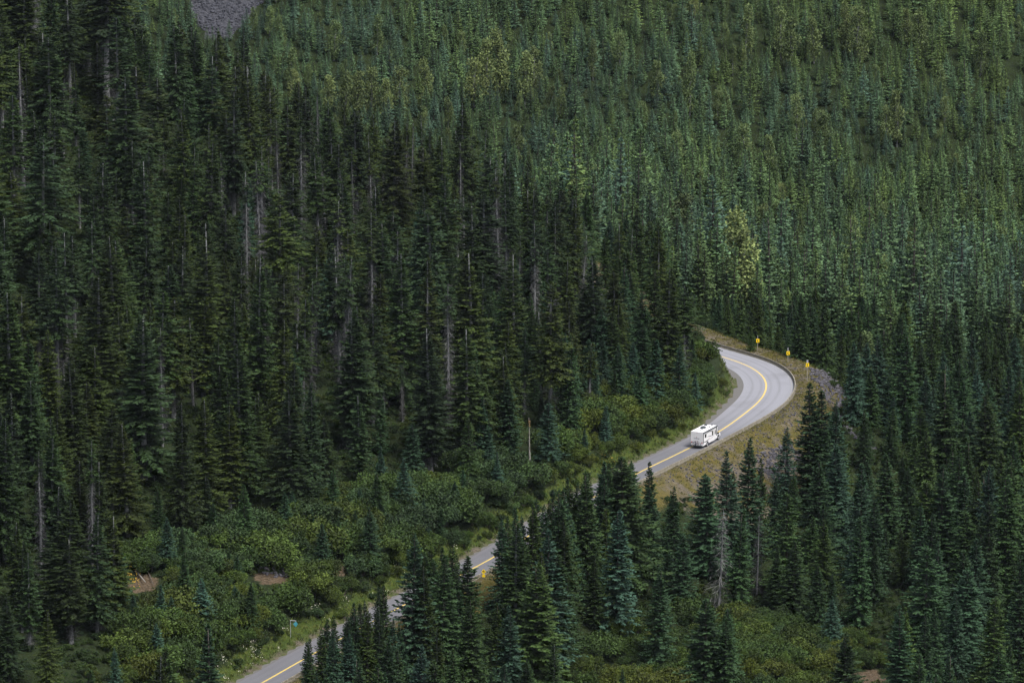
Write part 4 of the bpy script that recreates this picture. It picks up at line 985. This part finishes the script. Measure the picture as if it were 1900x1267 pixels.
# simplified conifers for far away
FAR = []
r = np.random.default_rng(77)
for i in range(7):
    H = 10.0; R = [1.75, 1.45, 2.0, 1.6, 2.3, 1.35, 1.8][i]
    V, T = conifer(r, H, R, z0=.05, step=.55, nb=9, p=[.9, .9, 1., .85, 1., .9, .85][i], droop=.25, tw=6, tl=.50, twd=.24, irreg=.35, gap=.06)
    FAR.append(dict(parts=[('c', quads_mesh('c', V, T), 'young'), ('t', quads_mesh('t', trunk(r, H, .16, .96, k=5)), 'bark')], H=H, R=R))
lib = []; start = {}
for kind in ('fir_tree', 'spruce_tree', 'bare_fir_tree', 'aspen_tree', 'alder_bush', 'dead_tree'):
    start[kind] = len(lib); lib += [(joined(P), P['H']) for P in PROTO[kind]]
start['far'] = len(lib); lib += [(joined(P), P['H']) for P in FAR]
pts, rots, scl, pick, tin, vals = [], [], [], [], [], []
for q in REST:
    if q['kind'] == 'alder_bush': continue
    j = start[q['kind']]+q['pr']; k = q['H']/lib[j][1]
    pts.append((q['x'], q['y'], q['z'])); rots.append((0, 0, q['rot'])); scl.append((k*q['wide'], k*q['wide'], k)); pick.append(j); tin.append(q['tint']); vals.append(q['val'])
rng = np.random.default_rng(15)
x, y = scatter(-200, 230, 1235, 1700, 3.8, rng)
z = terrain(x, y); px, py, sc_ = project(x, y, z)
nn = fnoise(x/24, y/24); n3 = fnoise(x/60+20, y/60+7)
H = (5.0+6.8*rng.random(len(x)))*(.8+.5*nn)*(1.62-.90*sstep(1235, 1450, y)); H = np.where(rng.random(len(x)) < .07, H*1.45, H)
keep = (rng.random(len(x)) < .93) & (px > -500) & (px < 2400)
_, ptop, _ = project(x, y, z+H)
keep &= ~(in_poly(px, py, SCREE) & (rng.random(len(x)) < .95)) & ~(in_poly(px, ptop+14, SCREE) & (rng.random(len(x)) < .8)) & ((rng.random(len(x)) < .8) | (y > 1330)) & ((((x-38)*.56+(y-1125)*.829) > 50) | (y > 1300)) & ~hides_open(x, y, z, H, H*.12)
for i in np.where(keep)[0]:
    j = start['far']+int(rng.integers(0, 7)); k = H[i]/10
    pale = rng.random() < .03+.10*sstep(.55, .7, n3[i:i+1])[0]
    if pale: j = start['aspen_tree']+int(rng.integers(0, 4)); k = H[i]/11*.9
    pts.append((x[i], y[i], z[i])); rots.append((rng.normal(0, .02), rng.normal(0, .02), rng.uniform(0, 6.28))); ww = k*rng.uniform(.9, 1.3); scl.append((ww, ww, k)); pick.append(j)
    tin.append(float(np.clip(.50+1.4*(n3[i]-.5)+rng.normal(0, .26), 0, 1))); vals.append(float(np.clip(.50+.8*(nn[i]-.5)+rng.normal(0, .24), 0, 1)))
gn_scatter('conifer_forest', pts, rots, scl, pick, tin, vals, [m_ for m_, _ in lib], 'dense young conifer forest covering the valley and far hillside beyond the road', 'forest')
print('forest', len(pts))
# undergrowth: bushes between the trees, where only their mass shows
UG = []
for i in range(3):
    V, T, L = shrub(r, 1.5, 1.5, 900, .22, 7); UG.append(dict(parts=[('c', quads_mesh('c', V, T), 'leaf')], H=1.5, R=1.5))
ugl = [joined(P) for P in UG]+[joined(P) for P in PROTO['alder_bush']]
x, y = scatter(-150, 150, 830, 1330, 2.3, rng); z, d, s = terrain(x, y, True); px, py, sc_ = project(x, y, z)
keep = ((d < -5.6-1.2*curve_w(s)) | (d > 9.5)) & (rng.random(len(x)) < .8) & ~hides_open(x, y, z, np.full(len(x), .6), np.full(len(x), .5), 1.0) & ~((d > 0) & (d < w_out(s)+17-8.5*curve_w(s)) & (s > s_at(1180)) & (rng.random(len(x)) < .93))
pts = []; rots = []; scl = []; pick = []; tin = []; vals = []
for i in np.where(keep)[0]:
    k = rng.uniform(.5, 1.05); pts.append((x[i], y[i], z[i]-.1)); rots.append((0, 0, rng.uniform(0, 6.28))); scl.append((k, k, k*rng.uniform(.6, 1.1))); pick.append(int(rng.integers(0, 3))); tin.append(np.clip(rng.normal(.7, .25), 0, 1)); vals.append(rng.uniform(0, .35))
for q in REST:
    if q['kind'] != 'alder_bush': continue
    k = q['H']/PROTO['alder_bush'][q['pr']]['H']; pts.append((q['x'], q['y'], q['z'])); rots.append((0, 0, q['rot'])); scl.append((max(.45, k),)*2+(k,)); pick.append(3+q['pr']); tin.append(q['tint']); vals.append(q['val'])
gn_scatter('undergrowth', pts, rots, scl, pick, tin, vals, ugl, 'low leafy undergrowth between the trees and bushes', 'undergrowth')
print('undergrowth', len(pts))

# ---------------------------------------------------------------- grass tufts on the verges and the bank
rng = np.random.default_rng(31)
n_ = 120000
x = rng.uniform(-75, 80, n_); y = rng.uniform(855, 1150, n_); z, d, s = terrain(x, y, True); px, py, sc_ = project(x, y, z)
gn = fnoise(x/3.1, y/3.1)
cw = curve_w(s)
vl = (d < 0) & (-d > w_in(s)+1.0+1.2*cw) & (-d < w_in(s)+4.2+2.5*(gn-.4))
vr = (d > 0) & (d > w_out(s)+.6) & (in_poly(px, py, BERM) & (gn+.16*cw > .47) | (d < w_out(s)+3) & (rng.random(n_) < .35))
k = vl | vr
x, y, z, d, gn, s = x[k], y[k], z[k], d[k], gn[k], s[k]; m = len(x); nbl = 5
bx = np.repeat(np.c_[x, y, z-.03], nbl, 0)+np.c_[rng.normal(0, .16, (m*nbl, 2)), np.zeros(m*nbl)]
dv = np.c_[rng.normal(0, .5, (m*nbl, 2)), np.ones(m*nbl)]
hgt = np.repeat(np.where(d < 0, .62, .28), nbl)*rng.uniform(.5, 1.3, m*nbl)
V = kites(bx, dv, hgt, .12*np.ones(m*nbl), rng, roll=1.5); tn_ = np.repeat(rng.uniform(.1, 1, m), nbl); left_ = np.repeat(d < 0, nbl)
o = link('verge_grass', quads_mesh('verge_grass', V[left_], tn_[left_]), [M['grass']]); o['tint'] = .80; o['val'] = .4
tag(o, 'green grass along the inner verge of the road', 'grass', kind='stuff')
o = link('bank_grass', quads_mesh('bank_grass', V[~left_], tn_[~left_]), [M['grass']]); o['tint'] = .22; o['val'] = .3
tag(o, 'yellowish dry grass on the bank outside the barrier', 'grass', kind='stuff')
# white flowers
P = []
xx = rng.uniform(-70, 0, 60000); yy = rng.uniform(855, 960, 60000); zz, d, s = terrain(xx, yy, True)
cl = fnoise(xx/2.2, yy/2.2); k = (d < -w_in(s)-1.3) & (d > -w_in(s)-4.5) & (cl > .60); xx, yy, zz = xx[k][:900], yy[k][:900], zz[k][:900]; m = len(xx)
V = kites(np.c_[xx, yy, zz+rng.uniform(.3, .7, m)], rng.normal(0, 1, (m, 3)), np.full(m, .16), np.full(m, .14), rng, 1.5)
o = link('wildflowers', quads_mesh('wildflowers', V, np.ones(m)), [plain('white_petals', (.62, .60, .50), .7)]); tag(o, 'white wildflowers along the grassy edge of the lower road', 'flowers', kind='stuff')

# ---------------------------------------------------------------- rocks
def rock_quads(rng, c, sz):
    bm = bmesh.new(); bmesh.ops.create_cube(bm, size=1); bmesh.ops.subdivide_edges(bm, edges=bm.edges, cuts=1, use_grid_fill=True)
    sc3 = sz*rng.uniform(.55, 1.1, 3); out = []
    rot = Matrix.Rotation(rng.uniform(0, 6.28), 3, 'Z') @ Matrix.Rotation(rng.uniform(-.6, .6), 3, 'X')
    for v in bm.verts:
        p = v.co.normalized()*.5*.6+v.co*.5; p += Vector(rng.normal(0, .06, 3)); p = Vector((p.x*sc3[0], p.y*sc3[1], p.z*sc3[2])); v.co = rot @ p + Vector(c)
    out = [[list(v.co) for v in f.verts] for f in bm.faces]; bm.free(); return out
ROCKP = [([(1215, 893), (1300, 850), (1400, 795), (1470, 745), (1500, 760), (1490, 850), (1400, 870), (1300, 900)], 420, .24), ([(1400, 640), (1470, 665), (1510, 700), (1500, 760), (1480, 740), (1460, 680)], 90, .22), ([(1498, 684), (1530, 690), (1572, 730), (1560, 756), (1545, 760), (1520, 730)], 420, .55), ([(1405, 845), (1440, 830), (1480, 820), (1490, 870), (1460, 900), (1410, 880)], 200, .55),
         ([(1250, 890), (1330, 865), (1400, 850), (1400, 900), (1300, 905)], 60, .35), ([(455, 1052), (500, 1050), (550, 1058), (548, 1075), (500, 1070)], 60, .35), ([(1545, 755), (1580, 800), (1640, 840), (1600, 830), (1560, 790)], 90, .5)]
Q = []
rk = np.random.default_rng(8)
cand = np.c_[rk.uniform(-60, 100, 260000), rk.uniform(880, 1150, 260000)]
cz = terrain(cand[:, 0], cand[:, 1]); cpx, cpy, _ = project(cand[:, 0], cand[:, 1], cz)
for poly, cnt, sz in ROCKP:
    ii = np.where(in_poly(cpx, cpy, poly))[0][:cnt]
    for i in ii: Q += rock_quads(rk, (cand[i, 0], cand[i, 1], cz[i]+.05), sz*rk.uniform(.5, 1.7))
o = link('rock_rubble', quads_mesh('rock_rubble', np.array(Q)), [M['rock']]); tag(o, 'loose grey broken rock on the bank outside the bend', 'rubble', kind='stuff')
# scree of the far slope
Q = []; cand = np.c_[rk.uniform(-130, -40, 60000), rk.uniform(1350, 1700, 60000)]; cz = terrain(cand[:, 0], cand[:, 1]); cpx, cpy, _ = project(cand[:, 0], cand[:, 1], cz)
for i in np.where(in_poly(cpx, cpy, SCREE))[0][:2600]: Q += rock_quads(rk, (cand[i, 0], cand[i, 1], cz[i]), .62*rk.uniform(.3, 1.9))
if Q:
    o = link('scree_rubble', quads_mesh('scree_rubble', np.array(Q)), [M['scree']]); tag(o, 'pale grey scree patch on the far slope above the ridge', 'scree', kind='stuff')
# fallen trunks and the standing bare pole
def log(p0, p1, rad, label, mt='palebark', grp=None):
    a_, b2 = ground_at(*p0), ground_at(*p1)
    a_ = Vector(a_)+Vector((0, 0, rad)); b2 = Vector(b2)+Vector((0, 0, rad+.3)); o_ = link('fallen_trunk', quads_mesh('fallen_trunk', tube(np.array([a_, a_*.5+b2*.5+Vector((0, 0, .05)), b2]), np.array([rad, rad*.8, rad*.5]), 8)), [M[mt]])
    tag(o_, label, 'fallen trunk', grp)
G_ = 'fallen trunks on the bushy bank'
log((252, 1062), (270, 1085), .16, 'pale straight fallen trunk beside the orange plants at the foot of the firs', grp=G_)
log((528, 985), (552, 1012), .10, 'thin grey fallen trunk crossing the upper earth patch', 'greybark', G_)
log((540, 980), (580, 1030), .09, 'long thin grey trunk sliding down from the upper earth patch', 'greybark', G_)
log((740, 981), (754, 990), .14, 'short pale broken trunk sticking out of the round bushes', grp=G_)
log((265, 1040), (285, 1090), .10, 'dark leaning trunk above the orange plants', 'bark', G_)
x, y, z = ground_at(982, 896)
rr_ = np.random.default_rng(4); t = empty('standing_snag', (x, y, z))
link('trunk', quads_mesh('bare_pole', trunk(rr_, 12.0, .20, 1.0, .3)), [M['palebark']], t)
D, TD = dead_twigs(rr_, 12.0, .1, .95, .45, 160, .03); o = link('dead_twigs', quads_mesh('pole_twigs', D, TD), [M['lichen']], t); o['tint'] = .8; o['val'] = .7
V = kites(np.c_[np.zeros((40, 2)), rr_.uniform(10.3, 11.6, 40)], rr_.normal(0, 1, (40, 3))*[1, 1, .6], np.full(40, .28), np.full(40, .1), rr_, 1.5); link('dead_needles', quads_mesh('pole_needles', V), [M['orange']], t)
tag(t, 'tall bare standing trunk with an orange tip above the bushes', 'dead trunk')
# orange and yellow ground plants
V = []; T = []
for poly, cnt in (([(228, 1075), (240, 1050), (262, 1055), (258, 1095), (235, 1105)], 700), ([(1195, 632), (1225, 636), (1222, 648), (1198, 645)], 260), ([(1110, 850), (1140, 840), (1148, 862), (1118, 870)], 400)):
    cand = np.c_[rk.uniform(-95, 60, 150000), rk.uniform(900, 1160, 150000)]; cz = terrain(cand[:, 0], cand[:, 1]); cpx, cpy, _ = project(cand[:, 0], cand[:, 1], cz)
    ii = np.where(in_poly(cpx, cpy, poly))[0][:cnt]; m = len(ii)
    if m: V.append(kites(np.c_[cand[ii], cz[ii]+rk.uniform(.1, .9, m)], rk.normal(0, 1, (m, 3)), np.full(m, .35), np.full(m, .22), rk, 1.5))
if V:
    o = link('yellowed_plants_foliage', quads_mesh('yellowed_plants', np.concatenate(V)), [plain('yellowed_leaves', (.30, .20, .02), .8, var=.4, vscale=4)]); tag(o, 'yellow and orange autumn plants at the foot of the slope', 'plants', kind='stuff')

# ---------------------------------------------------------------- air
hm, n, b = newmat('valley_air')
n.nodes.remove(b); pv = N(n, 'ShaderNodeVolumePrincipled'); pv.inputs['Color'].default_value = (.72, .84, 1.0, 1); pv.inputs['Density'].default_value = .000008; pv.inputs['Anisotropy'].default_value = 0.0
n.links.new(pv.outputs[0], n.nodes['Material Output'].inputs['Volume'])
bm = bmesh.new(); box(bm, -700, 700, -200, 2700, -180, 330); hz = bobj('haze', bm, hm); tag(hz, kind='stuff', label='thin bluish mountain haze filling the valley', cat='haze')
